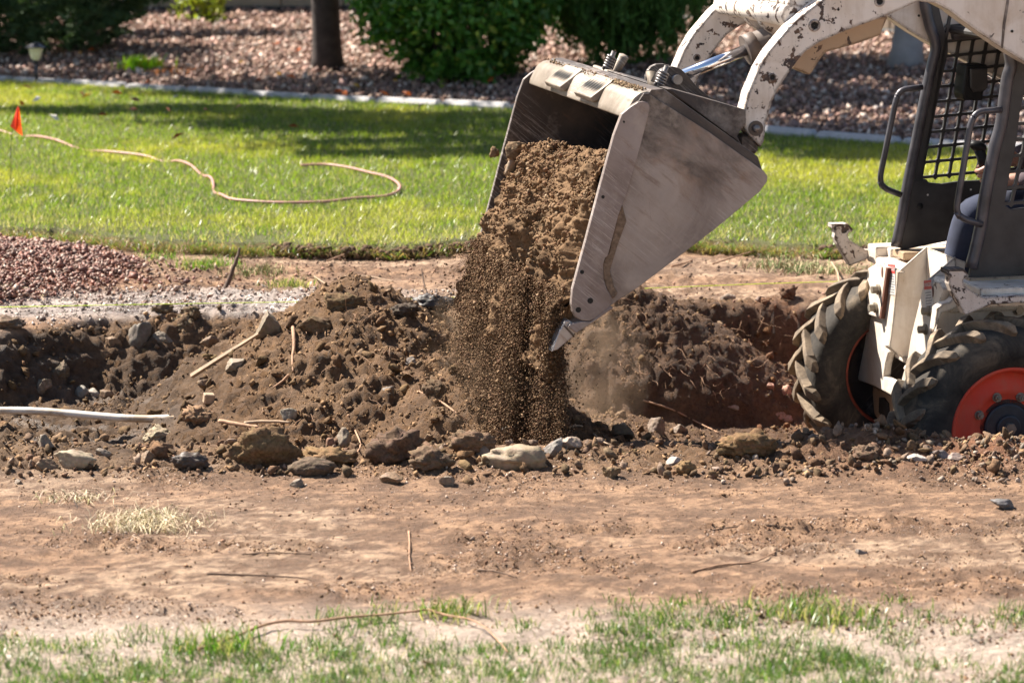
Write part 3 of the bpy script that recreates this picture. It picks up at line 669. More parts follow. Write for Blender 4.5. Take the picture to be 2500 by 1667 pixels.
link('collar', tube('collar', [(0, 0, .185), (0, 0, .205)], .024, 10), pl, MAT['lamp_metal'])

FY = 15.35
fl = empty('marker_flag', W(G(27, 512)), 0, 'orange red marker flag on a thin wire in the lawn', 'flag')
B0 = G(27, 512); L3 = lambda U, V, y=FY: Vector(AT(U, V, y) - B0)
link('wire', tube('wire', curve_pts([L3(27, 512), L3(25.5, 400), L3(29, 330), L3(36, 290), L3(44, 259)]), .0017, 6), fl, MAT['edging'])
A_ = [L3(44, 257), L3(35, 283), L3(25, 309), L3(38, 320, FY - .02), L3(55, 332), L3(51, 296, FY + .01), L3(47, 266), L3(40, 292, FY - .03)]
link('pennant', mesh_py('pennant', A_, [(0, 1, 7), (1, 2, 3, 7), (7, 3, 4, 5), (0, 7, 5, 6)]), fl, MAT['flag_red'])
mk = []
for k_, (u0, v0) in enumerate(((44.2, 292), (45.4, 298), (46.2, 304))):
    mk.append(mesh_py('m', [L3(u0, v0, FY - .035), L3(u0 + 6, v0 + 2, FY - .03), L3(u0 + 6.2, v0 + 4, FY - .03), L3(u0 + .4, v0 + 2, FY - .035)], [(0, 1, 2, 3)]))
link('print_marks', join_me('print_marks', mk), fl, MAT['black_plastic'])

hp_ = [(-40, 312), (0, 319), (45, 325), (90, 333), (140, 343), (200, 358), (262, 370), (350, 380), (400, 387), (435, 393), (465, 403), (492, 418), (512, 432), (520, 445), (523, 460), (540, 475), (565, 486), (610, 491), (660, 494), (720, 495), (800, 492), (870, 484), (930, 480), (962, 472), (976, 460), (970, 446), (945, 432), (905, 422), (860, 411), (810, 403), (770, 402), (735, 404)]
HP = []
for i, (u, v) in enumerate(hp_):
    q_ = G(u, v, .078); dip = .022 if (u < 540 and i % 3 == 2) else 0; HP.append((q_[0], q_[1], .078 - dip))
tag(link('garden_hose', tube('garden_hose', curve_pts(HP, 5), .0080, 8), None, MAT['hose']), 'faded pink garden hose curving across the lawn', 'hose')
sp = [(-60, 751), (300, 744), (600, 739), (800, 736), (980, 731), (1300, 718), (1600, 703), (1850, 693), (2085, 686), (2400, 676)]
SP = [W(G(u, v, .045)) for u, v in sp]
st_ = empty('guide_string', SP[0], 0, 'thin yellow green guide string stretched along the far bank', 'string')
link('cord', tube('cord', [Vector(a) - Vector(SP[0]) for a in SP], .0016, 6), st_, MAT['string'])
# ------------------------------------------------------------------ the loader
ROT = TH
LD = empty('skid_steer_loader', W(ORG), ROT, 'scuffed white skid steer loader tipping soil from its raised bucket', 'loader')
def bev(o, w_=.003, ang=35):
    m = o.modifiers.new('bevel', 'BEVEL'); m.width = w_; m.segments = 2; m.limit_method = 'ANGLE'; m.angle_limit = math.radians(ang); m.harden_normals = False; return o
def prism2(name, xz, y0, y1, axis='y'):
    """outline (two coordinates) given thickness; axis y: xz outline, axis x: yz outline"""
    n = len(xz); f = (lambda a, b, t: (a, t, b)) if axis == 'y' else (lambda a, b, t: (t, a, b))
    V = [f(a, b, y0) for a, b in xz] + [f(a, b, y1) for a, b in xz]
    Fc = [tuple(range(n))[::-1], tuple(range(n, 2 * n))] + [(i, (i + 1) % n, n + (i + 1) % n, n + i) for i in range(n)]
    return mesh_py(name, V, Fc)
def side(name, px, y0, t, mat, parent=None, b=.003, yt=None):
    """px traced on plane y0 (or yt), prism from y0 to y0+t"""
    o = link(name, prism2(name, [S(u, v, y0 if yt is None else yt) for u, v in px], y0, y0 + t), parent or LD, MAT[mat]); return bev(o, b) if b else o
def front(name, px, x0, t, mat, parent=None, b=.003):
    o = link(name, prism2(name, [FR(u, v, x0) for u, v in px], x0, x0 + t, 'x'), parent or LD, MAT[mat]); return bev(o, b) if b else o
def P3(U, V, y): a = S(U, V, y); return Vector((a[0], y, a[1]))
def cyl(name, a, b_, r, mat, parent, seg=20, b=0.0):
    return link(name, tube(name, [a, b_], r, seg, True, False) if seg <= 8 else smooth_cyl(name, a, b_, r, seg), parent, MAT[mat])
def smooth_cyl(name, a, b_, r, seg):
    me = tube(name, [a, b_], r, seg); 
    for p_ in me.polygons: p_.use_smooth = len(p_.vertices) == 4
    return me
def disc_bolt(name, c, n, r, h, mat, parent, seg=6):
    n = Vector(n).normalized(); me = join_me(name, [tube('a', [c, Vector(c) + n * h * .25], r * 1.35, 16, True, False), tube('b', [Vector(c) + n * h * .25, Vector(c) + n * h], r, seg, True, False)])
    return link(name, me, parent, MAT[mat])
# --- lift arms
arm_px = [(1857, 361), (1846, 350), (1830, 331), (1815, 310), (1812, 286), (1827, 226), (1852, 167), (1877, 125), (1925, 68), (1967, 30), (2006, 0), (2080, -48), (2180, -88), (2330, -110), (2560, -60), (2800, 60), (3150, 260), (3190, 320), (3120, 380), (2800, 300), (2500, 151),
          (2449, 120), (2396, 84), (2345, 48), (2318, 27), (2283, 9), (2244, 4), (2166, 39), (2068, 75), (2003, 103), (1967, 127), (1949, 148), (1925, 181), (1901, 216), (1886, 249), (1871, 300), (1866, 345)]
AXZ = [S(u, v, .19) for u, v in arm_px]
def arm(y0):
    a = bev(link('lift_arm', prism2('lift_arm', AXZ, y0, y0 + .085), LD, MAT['arm_paint']), .006)
    hol = [((2046, 24), .0045), ((2147, 4), .011), ((1988, 63), .0125), ((1885, 189), .008), ((2470, 77), .005)]
    for (u, v), r in hol:
        x_, z_ = S(u, v, .19)
        if r > .0075:
            me = lathe('hole_collar', [(r * 1.75, .0006), (r * 1.7, -.004), (r * 1.25, -.006), (r * .98, -.002), (r * .95, .004)], 24); me.transform(Matrix.Translation((x_, y0, z_))); link('hole_collar', me, a, MAT['arm_paint'])
        me = lathe('bolt_hole', [(r, -.0035), (r * .9, -.0015), (.0003, -.001)], 16); me.transform(Matrix.Translation((x_, y0, z_))); link('bolt_hole', me, a, MAT['void'])
    x_, z_ = S(1845, 314, .19)
    me = lathe('pivot_washer', [(.0265, .001), (.0265, -.004), (.0003, -.004)], 28, False); me.transform(Matrix.Translation((x_, y0, z_))); link('pivot_washer', me, a, MAT['dark_steel'])
    me = lathe('pivot_pin', [(.0135, -.004), (.0135, -.012), (.010, -.017), (.0003, -.018)], 24); me.transform(Matrix.Translation((x_, y0, z_))); link('pivot_pin', me, a, MAT['pin_steel'])
    return a
arm(.19); arm(1.09)
# raised seam along the near arm and its cracked weld
side('weld_seam', [(2445, 118), (2449, 119), (2455, 60), (2463, 10), (2466, -20), (2462, -20), (2457, 10), (2449, 60)], .186, .0045, 'dark_steel', b=0)
side('arm_gusset', [(1935, 167), (1979, 185), (2003, 146), (2016, 129), (2098, 106), (2149, 87), (2170, 40), (2100, 44), (2000, 80), (1950, 120)], .285, .05, 'cast_paint', b=.008)
# cross tube between the arms, with its ears
a0 = P3(1938, 40, .275); a1 = Vector((a0.x, 1.09, a0.z))
link('cross_tube', smooth_cyl('cross_tube', a0, a1, .042, 24), LD, MAT['arm_paint'])
xa, za = a0.x, a0.z
bev(link('cross_plate', prism2('cross_plate', [(xa - .02, za + .03), (xa - .01, za + .16), (xa + .25, za + .26), (xa + .25, za + .20), (xa + .06, za + .02)], .275, 1.09), LD, MAT['arm_paint']), .012)
for y0 in (.585, .745):
    px = [(1853, -30), (1850, 25), (1853, 45), (1860, 60), (1870, 71), (1886, 82), (1903, 92), (1925, 96), (1960, 60), (1960, -30)]
    xz = [S(u, v, .585) for u, v in px]; bev(link('cylinder_ear', prism2('cylinder_ear', xz, y0, y0 + .05), LD, MAT['arm_paint']), .008)
# tilt cylinder
c0 = P3(1651, 191, .68); c1 = P3(1838, 116, .68); dr = (c1 - c0).normalized(); c2 = c1 + dr * .55
tc = link('tilt_cylinder', smooth_cyl('tilt_cylinder', c1 - dr * .015, c2, .052, 32), LD, MAT['barrel_paint'])
link('gland_ring', smooth_cyl('gland_ring', c1 - dr * .03, c1 + dr * .012, .056, 32), tc, MAT['barrel_paint'])
link('rod', smooth_cyl('rod', c0, c1 - dr * .01, .0205, 28), tc, MAT['chrome'])
link('hose_line', tube('hose_line', [c1 + dr * .1 + Vector((0, -.05, .03)), c1 + dr * .3 + Vector((0, -.06, .05)), c2], .012, 8), tc, MAT['black_plastic'])
# --- bucket
BW0, BW1 = -.03, 1.39
bk_px = [(1584, 229), (1572, 229), (1560, 246), (1536, 262), (1516, 279), (1497, 330), (1461, 462), (1430, 580), (1396, 705), (1393, 742), (1396, 760), (1403, 773), (1418, 782), (1437, 784), (1452, 776), (1488, 749), (1509, 733), (1560, 700), (1640, 640), (1750, 556), (1855, 468), (1873, 443), (1874, 430), (1866, 419), (1730, 322)]
BKX = [S(u, v, BW0) for u, v in bk_px]
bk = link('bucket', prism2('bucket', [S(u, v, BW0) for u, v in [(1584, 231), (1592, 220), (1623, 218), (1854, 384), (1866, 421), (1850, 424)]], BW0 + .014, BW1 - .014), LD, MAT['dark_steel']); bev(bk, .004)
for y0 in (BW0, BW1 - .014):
    sp_ = bev(link('side_plate', prism2('side_plate', BKX, y0, y0 + .014), bk, MAT['bucket_steel' if y0 < 0 else 'dark_steel']), .002)  # far plate darker: shade inside the bucket is put into its colour
# bucket floor (from heel to cutting edge)
fl_ = [S(u, v, BW0) for u, v in [(1866, 447), (1873, 432), (1850, 424), (1800, 455), (1460, 742), (1444, 772)]]
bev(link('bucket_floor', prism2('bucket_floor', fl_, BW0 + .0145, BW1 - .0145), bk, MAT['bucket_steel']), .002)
# wear strips along the mouth, proud of each side plate
ws = [(1516, 279), (1536, 262), (1556, 249), (1568, 247), (1580, 250), (1585, 262), (1580, 285), (1560, 363), (1531, 467), (1509, 522), (1482, 625), (1476, 628), (1471, 645), (1472, 680), (1480, 705), (1492, 725), (1487, 748), (1452, 775), (1437, 783), (1418, 781), (1403, 772), (1396, 760), (1393, 742), (1396, 705), (1430, 580), (1461, 462), (1497, 330)]
wz = [S(u, v, BW0) for u, v in ws]
for y0 in (BW0 - .011, BW1): bev(link('wear_plate', prism2('wear_plate', wz, y0, y0 + .0105), bk, MAT['wear_steel']), .003)
for (u, v), r in [((1470, 480), .006), ((1521, 297), .004), ((1419, 663), .007), ((1439, 733), .010), ((1410, 755), .0095)]:
    x_, z_ = S(u, v, BW0); me = lathe('plate_hole', [(r, -.0118), (r * .8, -.0112), (.0003, -.0111)], 18); me.transform(Matrix.Translation((x_, BW0, z_))); link('plate_hole', me, bk, MAT['void'])
# packed mud in the corner of the wear plate
md = side('caked_mud', [(1509, 522), (1520, 500), (1530, 540), (1508, 600), (1496, 640), (1490, 660), (1500, 700), (1509, 715), (1500, 728), (1492, 726), (1480, 705), (1472, 680), (1471, 645), (1478, 628), (1486, 620)], BW0 - .006, .008, 'clod', bk, b=.004)
ca = md.data.color_attributes.new('tint', 'FLOAT_COLOR', 'POINT'); ca.data.foreach_set('color', np.tile([.19, .135, .095, 1], len(md.data.vertices)).astype(np.float32))
# cutting edge and teeth
ce = [S(u, v, BW0) for u, v in [(1390, 790), (1385, 797), (1405, 812), (1432, 795), (1496, 751), (1487, 746), (1440, 784), (1418, 783)]]
bev(link('cutting_edge', prism2('cutting_edge', ce, BW0 - .012, BW1 + .012), bk, MAT['wear_steel']), .003)
th_ = [S(u, v, BW0) for u, v in [(1381, 783), (1391, 782), (1413, 800), (1405, 812), (1399, 822), (1362, 854), (1347, 859), (1352, 845), (1366, 808)]]
for k in range(7):
    y0 = BW0 + .002 + k * (BW1 - BW0 - .06) / 6
    t_ = bev(link('tooth', prism2('tooth', th_, y0, y0 + .055), bk, MAT['tooth_steel']), .003)
tp = side('tooth_clip', [(1375, 795), (1379, 794), (1402, 817), (1398, 821)], BW0 - .0005, .004, 'dark_steel', bk, b=0)
# spill bar across the top of the mouth
tb = P3(1567, 258, BW0); bar = [S(u, v, BW0) for u, v in [(1586, 226), (1576, 224), (1560, 228), (1545, 240), (1535, 258), (1526, 276), (1522, 292), (1530, 292), (1548, 288), (1565, 276), (1582, 255), (1592, 240)]]
xb = [a + .008 for a, b_ in bar]; bar = [(a, b_) for a, b_ in zip(xb, [b_ for a, b_ in bar])]
o = bev(link('spill_bar', prism2('spill_bar', bar, BW0 + .0142, BW1 - .0142), bk, MAT['bar_steel']), .008, 15); o.data.polygons.foreach_set('use_smooth', [len(p_.vertices) == 4 for p_ in o.data.polygons])
# stepped grip plates folded over the bar, toothed slots
def grip(y0, y1):
    gx_, gz_ = S(1560, 226, BW0); gx_ += .02; gz_ += .012
    lip = Vector((gx_ - .085, 0, gz_ - .062)); top = Vector((gx_, 0, gz_)); dn = Vector((gx_ - .075, 0, gz_ - .080))
    V = []
    for y in (y0, y1): V += [(top.x, y, top.z), (lip.x, y, lip.z), (dn.x, y, dn.z), (top.x + .004, y, top.z - .05)]
    me = mesh_py('grip_plate', V, [(0, 1, 5, 4), (1, 2, 6, 5), (2, 3, 7, 6), (3, 0, 4, 7), (0, 3, 2, 1), (4, 5, 6, 7)])
    gp = bev(link('grip_plate', me, bk, MAT['bar_steel']), .004)
    m_ = []
    for k in range(6):
        y = y0 + .035 + k * (y1 - y0 - .07) / 5; d_ = (lip - top).normalized(); up_ = Vector((-d_.z, 0, d_.x)); up_ = up_ if up_.z > 0 else -up_
        a = top + d_ * .032 + up_ * .002; b_ = top + d_ * .078 + up_ * .002; c_ = (a + b_) / 2 + up_ * .006
        for s_ in (-1, 1):
            m_.append(mesh_py('t', [(a.x, y, a.z), (b_.x, y, b_.z), (c_.x, y + s_ * .010, c_.z), (c_.x, y + s_ * .006, c_.z + .001)], [(0, 1, 2), (0, 2, 3), (1, 3, 2)]))
        m_.append(mesh_py('t', [(a.x, y, a.z), (c_.x, y - .0075, (a.z + b_.z) / 2), (b_.x, y, b_.z), (c_.x, y + .0075, (a.z + b_.z) / 2)], [(0, 1, 2, 3)]))
    sl = []
    for k in range(6):
        y = y0 + .035 + k * (y1 - y0 - .07) / 5; d_ = (lip - top).normalized(); up_ = Vector((-d_.z, 0, d_.x)); up_ = up_ if up_.z > 0 else -up_
        c_ = top + d_ * .055 + up_ * .004
        sl.append(mesh_py('t', [tuple(c_ - d_ * .030 + Vector((0, y, 0))), tuple(c_ + Vector((0, y + .0125, 0))), tuple(c_ + d_ * .028 + Vector((0, y, 0))), tuple(c_ + Vector((0, y - .012, 0)))], [(0, 1, 2, 3)]))
        r0 = [tuple(c_ - d_ * .024 + Vector((0, y, 0))), tuple(c_ + Vector((0, y + .011, 0)) + up_ * .007), tuple(c_ + d_ * .024 + Vector((0, y, 0)))]
        sl.append(None) if False else None
    link('grip_slots', join_me('grip_slots', [s_ for s_ in sl if s_]), bk, MAT['void'])
    for m in m_: bpy.data.meshes.remove(m)
grip(.80, 1.04); grip(.36, .60)
gg = np.random.default_rng(3); nb = 420; yb = np.clip(gg.normal(.24, .09, nb), .02, 1.2); yb[:140] = gg.uniform(.02, 1.35, 140); tb_ = gg.random(nb); p0_, p1_ = np.array(bar[0]), np.array(bar[2])
pb_ = np.stack([p0_[0] + (p1_[0] - p0_[0]) * tb_, yb, p0_[1] + (p1_[1] - p0_[1]) * tb_ + .004 + .004 * gg.random(nb)], 1)
o = scatter('caked_soil', pb_, gg.uniform(.003, .008, nb), jitc((.22, .15, .09), nb, gg, .3), T12, gg, mat=MAT['clod'], parent=bk)
# coupler frame behind the bucket
cp = [S(u, v, .17) for u, v in [(1629, 218), (1640, 217), (1820, 268), (1822, 300), (1800, 332), (1815, 365), (1800, 345)]]
cf = bev(link('coupler', prism2('coupler', cp, .17, 1.19), LD, MAT['dark_steel']), .004)
link('coupler_block', box_me('coupler_block', 0, 0, 0, .07, .06, .07, bev=.01), cf, MAT['dark_steel']).location = P3(1822, 350, .24)
link('coupler_block', box_me('coupler_block', 0, 0, 0, .07, .06, .07, bev=.01), cf, MAT['dark_steel']).location = P3(1822, 350, .24) + Vector((0, .88, 0))
br = [(1600, 225), (1601, 195), (1606, 180), (1614, 170), (1627, 164), (1645, 163), (1662, 168), (1678, 183), (1700, 210), (1730, 235), (1765, 262), (1770, 285), (1640, 255)]
for y0 in (.60, .73):
    bev(link('clevis_plate', prism2('clevis_plate', [S(u, v, .60) for u, v in br], y0, y0 + .025), cf, MAT['dark_steel']), .004)
pc = P3(1651, 194, .60); link('clevis_pin', smooth_cyl('clevis_pin', pc - Vector((0, .022, 0)), pc + Vector((0, .19, 0)), .0175, 24), cf, MAT['pin_steel'])
def latch(y, near):
    b0 = P3(1606, 216, y) if near else P3(1606, 216, .30) + Vector((0, y - .30, 0))
    d_ = Vector((.42, 0, 1)).normalized(); P = []
    for i in range(97): t = i / 96; a = t * 2 * math.pi * 5.2; u_ = d_.cross(Vector((0, 1, 0))).normalized(); P.append(b0 + d_ * (.010 + .052 * t) + (u_ * math.cos(a) + Vector((0, 1, 0)) * math.sin(a)) * .0155)
    sg = link('latch_spring', tube('latch_spring', P, .0045, 8), cf, MAT['pin_steel'])
    link('latch_bolt', smooth_cyl('latch_bolt', b0 - d_ * .03, b0 + d_ * .082, .009, 14), sg, MAT['pin_steel'])
    e = b0 + Vector((-.005, -.05, .0)) if near else b0 + Vector((.01, -.045, 0))
    if near: pts_ = [b0 + Vector((0, 0, .0)), b0 + Vector((-.012, .045, .012)), b0 + Vector((-.008, .06, .05))]
    else: pts_ = [b0 + Vector((-.03, .05, .012)), b0 + Vector((0, 0, .0)), b0 + Vector((.02, -.06, .0)), b0 + Vector((.045, -.09, .065))]
    me = tube('latch_handle', pts_, [.013] * (len(pts_) - 1) + [.02], 6); link('latch_handle', me, sg, MAT['bar_steel'])
latch(1.00, False); latch(.30, True)
# --- wheels
def wheel(x, y, out, z=.39):
    R_ = .372; w2 = .118
    wh = bpy.data.objects.new('wheel', None); COL.objects.link(wh); wh.parent = LD; wh.location = (x, y, z)
    if out > 0: wh.rotation_euler = (0, 0, math.pi)
    wh.rotation_euler.rotate_axis('Y', random.uniform(0, .2))
    # local: outer face towards -y, centre of width at y = .13
    pr = [(.215, .035), (.222, .018), (.245, .012), (.262, .0), (.29, -.004), (.325, .004), (.345, .016), (.352, .03), (.358, .05), (.360, .13), (.358, .21), (.352, .23), (.345, .244), (.325, .256), (.29, .264), (.262, .26), (.245, .248), (.222, .242), (.215, .225)]
    link('tyre', lathe('tyre', pr, 72), wh, MAT['rubber'])
    V, Fc = [], []; N = 19
    for half in (0, 1):
        for k in range(N):
            a0_ = 2 * math.pi * (k + .5 * half) / N; b0_ = len(V)
            # rows across the tread from the shoulder down the sidewall to past the middle
            rows = [(.150, .387, .30, .042), (.11, .389, .21, .046), (.07, .389, .13, .053), (.030, .386, .05, .062), (.004, .370, .0, .066), (-.005, .350, -.035, .030)]
            for (yy, rr, sh, ww) in rows:
                ja = random.uniform(-.006, .006); jr = random.uniform(-.003, .003)
                for da, dr_ in ((-ww, -.02), (-ww * .78, 0), (ww * .78, 0), (ww, -.02)):
                    a = a0_ + (sh + da + ja) ; r_ = rr + dr_ * (1.6 if rr > .36 else .8) + jr
                    y_ = yy if dr_ == 0 or rr > .37 else yy + .016
                    if half: y_ = .26 - y_
                    V.append((r_ * math.cos(a), y_, r_ * math.sin(a)))
            for i in range(len(rows) - 1):
                for j in range(3):
                    q_ = (b0_ + i * 4 + j, b0_ + i * 4 + j + 1, b0_ + i * 4 + j + 5, b0_ + i * 4 + j + 4); Fc.append(q_)
            Fc.append(tuple(b0_ + j for j in range(4))); Fc.append(tuple(b0_ + (len(rows) - 1) * 4 + j for j in (3, 2, 1, 0)))
    me = mesh_py('tread_lugs', V, Fc); o = link('tread_lugs', me, wh, MAT['lug_rubber']); bev(o, .004, 30)
    rp = [(.222, .022), (.218, .016), (.210, .018), (.203, .030), (.198, .062), (.190, .070), (.165, .066), (.140, .058), (.122, .056), (.118, .060), (.04, .060), (.0003, .060)]
    rim = link('rim', lathe('rim', rp, 64), wh, MAT['rim_red'])
    hub = link('hub', lathe('hub', [(.086, .058), (.085, .050), (.079, .047), (.046, .046), (.045, .034), (.040, .031), (.0003, .031)], 48, False), wh, MAT['hub_black'])
    hb = tube('hub_bolt', [(0, .032, 0), (0, .016, 0)], .0215, 6, True, False); link('hub_bolt', hb, wh, MAT['bolt'])
    for k in range(8):
        a = math.pi * 2 * (k + .5) / 8
        me = join_me('lug_nut', [tube('a', [(0, .059, 0), (0, .054, 0)], .017, 16, True, False), tube('b', [(0, .054, 0), (0, .038, 0)], .0125, 6, True, False), tube('c', [(0, .04, 0), (0, .030, 0)], .006, 10, True, False)])
        me.transform(Matrix.Translation((.116 * math.cos(a), 0, .116 * math.sin(a)))); link('lug_nut', me, wh, MAT['bolt'])
    link('axle_tube', smooth_cyl('axle_tube', (0, .06, 0), (0, .33, 0), .10, 24), wh, MAT['dark_steel'])
    link('inner_rim', lathe('inner_rim', [(.221, .236), (.212, .238), (.206, .222)], 48), wh, MAT['rim_inner'])
    link('rim_well', lathe('rim_well', [(.206, .222), (.203, .19), (.195, .13), (.15, .12), (.09, .12)], 48), wh, MAT['dark_steel'])  # dark material paints the shade inside the wheel
    return wh
wheel(0, 0, -1); wheel(0, 1.36, 1); wheel(.92, 0, -1); wheel(.92, 1.36, 1)
# --- chassis, front faces traced on the plane of the front bolts
XF = S(2265, 758, .46)[0] + .02
front('front_upright', [(2253, 700), (2260, 689), (2293, 688), (2304, 706), (2289, 748), (2268, 834), (2240, 985), (2190, 974), (2197, 939), (2215, 873), (2223, 822), (2241, 748)], XF, .03, 'body_paint', b=.005)
front('front_upright', [(2118, 655), (2138, 643), (2169, 641), (2193, 664), (2178, 801), (2171, 846), (2163, 847), (2169, 860), (2161, 888), (2157, 919), (2197, 939), (2190, 973), (2133, 942), (2094, 928), (2094, 918), (2109, 844), (2120, 778), (2116, 682)], XF, .03, 'body_paint', b=.005)
yb_ = lambda u, v: FR(u, v, XF)
# top of the uprights: rounded fender caps running back
def deck(name, y0, y1, z0, z1, x0, x1, mat, b=.012): o = link(name, box_me(name, (x0 + x1) / 2, (y0 + y1) / 2, (z0 + z1) / 2, x1 - x0, y1 - y0, z1 - z0), LD, MAT[mat]); return bev(o, b)
yn0, zt = FR(2300, 700, XF); yn1, _z = FR(2256, 695, XF); yf0, zf = FR(2190, 664, XF); yf1, _z = FR(2118, 655, XF)
deck('near_deck', yn0 + .0, yn1 + .0, zt - .10, zt + .012, XF + .031, 1.5, 'body_paint')
deck('far_deck', yf0 + .0, 1.16, zf - .10, zf + .010, XF + .031, 1.5, 'body_paint')
deck('far_hook_rail', 1.12, 1.22, zf - .02, zf + .045, XF + .08, 1.5, 'body_paint', .008)
# inner box faces and the foot well
side('well_side', [(2193, 664), (2262, 603), (2290, 640), (2300, 700), (2275, 850), (2235, 900), (2171, 848), (2178, 801)], yf0 - .004, .010, 'body_paint', b=.002)
side('well_side', [(2259, 690), (2333, 627), (2335, 655), (2331, 684), (2330, 720), (2270, 760)], yn1 - .003, .010, 'body_paint', b=.002)
xw0 = S(2262, 603, yf0)[0]; zw0 = S(2262, 603, yf0)[1]
bev(link('foot_plate', prism2('foot_plate', [(xw0 + .0, zw0), (xw0 + .05, zw0 - .02), (xw0 + .012, zw0 - .33), (XF + .05, zw0 - .47), (XF + .03, zw0 - .46), (xw0 - .003, zw0 - .33)], yn1 + .008, yf0 - .005), LD, MAT['body_paint']), .004)
front('lower_plate', [(2129, 941), (2192, 972), (2198, 1062), (2163, 1075), (2155, 1045), (2134, 1010), (2131, 980)], XF + .035, .02, 'cast_paint', b=.004)
front('cutout', [(2146, 970), (2158, 971), (2169, 985), (2172, 1036), (2155, 1024), (2145, 1005)], XF + .031, .005, 'void', b=0)
front('frame_bar', [(2185, 860), (2215, 873), (2211, 888), (2183, 872)], XF + .03, .10, 'body_paint')
deck('well_floor', yn1 - .02, yf0 + .05, .10, .14, XF + .10, 1.4, 'dark_steel', .004)
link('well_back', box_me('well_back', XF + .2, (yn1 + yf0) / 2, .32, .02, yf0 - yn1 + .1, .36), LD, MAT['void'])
# bolted bracket on the far upright
side_y = FR(2147, 700, XF - .03)
bkt = front('bolt_bracket', [(2137, 645), (2152, 646), (2166, 653), (2148, 777), (2110, 765), (2118, 720), (2128, 688)], XF - .016, .0155, 'body_paint')
edge_ = front('bracket_edge', [(2163, 653), (2167, 655), (2150, 778), (2146, 777)], XF - .0175, .017, 'rust_edge', bkt, b=0)
def fb(u, v, x0, r=.015, h=.03):
    y_, z_ = FR(u, v, x0); return disc_bolt('hex_bolt', (x0, y_, z_), (-1, 0, 0), r, h, 'bolt', LD)
fb(2146, 707, XF - .017); fb(2139, 751, XF - .017); fb(2270, 759, XF); fb(2261, 804, XF)
for u, v, x0 in ((2154, 664, XF - .0165), (2278, 712, XF - .0005)):
    y_, z_ = FR(u, v, x0); me = lathe('slot', [(.009, -.001), (.0003, -.001)], 16); me.transform(Matrix.Rotation(-math.pi / 2, 4, 'Z')); me.transform(Matrix.Scale(2.3, 4, (0, 0, 1))); me.transform(Matrix.Translation((x0, y_, z_))); link('slot', me, LD, MAT['rust_edge'])
# warning labels on both uprights
def decal(u, v, x0, tilt):
    y_, z_ = FR(u, v, x0); d = link('warning_label', box_me('warning_label', 0, 0, 0, .0016, .075, .115), LD, MAT['decal_white']); d.location = (x0 - .0015, y_, z_); d.rotation_euler = (tilt, 0, 0)
    link('label_header', box_me('label_header', -.0012, 0, .040, .0012, .073, .033), d, MAT['decal_red'])
    tx = bpy.data.curves.new('label_word', 'FONT'); tx.body = 'DANGER'; tx.size = .0205; tx.align_x = 'CENTER'; tx.align_y = 'CENTER'; tx.extrude = .0002
    tmp = bpy.data.objects.new('label_word', tx); tx.materials.append(MAT['decal_white']); wm = bpy.data.meshes.new_from_object(tmp); bpy.data.objects.remove(tmp)
    to = bpy.data.objects.new('label_word', wm.copy()); COL.objects.link(to); to.parent = d; to.location = (-.0022, 0, .040); to.rotation_euler = (math.pi / 2, 0, -math.pi / 2)
    link('label_text_lines', join_me('label_text_lines', [box_me('l', -.0012, random.uniform(-.004, .002), .012 - k * .010, .0008, .058 - random.uniform(0, .016), .0035) for k in range(7)]), d, MAT['decal_grey'])
decal(2178, 682, XF, -.10); decal(2268, 722, XF, -.2)
# --- fender skirt behind the near tyre, torn lip, hooks
SY = yn0
side('side_skirt', [(2300, 705), (2345, 700), (2500, 702), (2900, 700), (3150, 720), (3150, 1000), (2285, 1000), (2283, 860), (2290, 752)], SY + .02, .03, 'body_paint')
side('bent_flap', [(2288, 752), (2303, 742), (2318, 738), (2330, 726), (2341, 748), (2318, 760), (2300, 764), (2289, 790), (2280, 812)], SY - .05, .05, 'body_paint', b=.006)
disc = P3(2485, 756, SY + .02); disc_bolt('hex_bolt', disc, (0, -1, 0), .016, .022, 'bolt', LD)
hk = [(2309, 657), (2351, 656), (2366, 672), (2365, 677), (2356, 678), (2351, 688), (2357, 700), (2381, 715), (2399, 726), (2482, 722), (2700, 722), (2700, 742), (2484, 740), (2420, 744), (2357, 770), (2345, 748), (2324, 712), (2317, 694), (2317, 671), (2310, 667)]
HKX = [S(u, v, .06) for u, v in hk]
for y0 in (.06, 1.25):
    h_ = bev(link('tow_hook', prism2('tow_hook', HKX, y0, y0 + .045), LD, MAT['hook_paint']), .005)
    bev(link('hook_cap', prism2('hook_cap', [S(u, v, .06) for u, v in [(2308, 656), (2352, 655), (2366, 671), (2350, 662), (2317, 663), (2317, 672), (2309, 668)]], y0 - .003, y0 + .05), h_, MAT['dark_steel'] if y0 < .5 else MAT['hook_paint']), .003)
x_, z_ = S(2392, 744, .06); deck('hook_bracket', .105, SY + .03, z_ - .02, z_ + .05, x_ + .02, 1.3, 'body_paint', .006)
deck('hook_bracket', 1.16, 1.26, z_ - .02, z_ + .05, x_ + .02, 1.3, 'body_paint', .006)
deck('near_rail', .27, .37, zt + .02, zt + .045, S(2368, 690, .27)[0], 1.5, 'cast_paint', .005)
deck('far_rail', .98, 1.10, zf + .02, zf + .05, S(2190, 615, 1.05)[0], 1.5, 'cast_paint', .005)
deck('rear_body', .10, 1.26, .30, 1.15, 1.32, 1.85, 'body_paint', .03)
deck('rear_grille', .18, 1.18, .45, 1.05, 1.851, 1.875, 'dark_steel', .01)
deck('belly', .30, 1.06, .12, .40, .15, 1.33, 'dark_steel', .02)
for y0 in (.12, 1.10): deck('rear_tower', y0, y0 + .14, .9, 1.75, 1.30, 1.62, 'body_paint', .02)
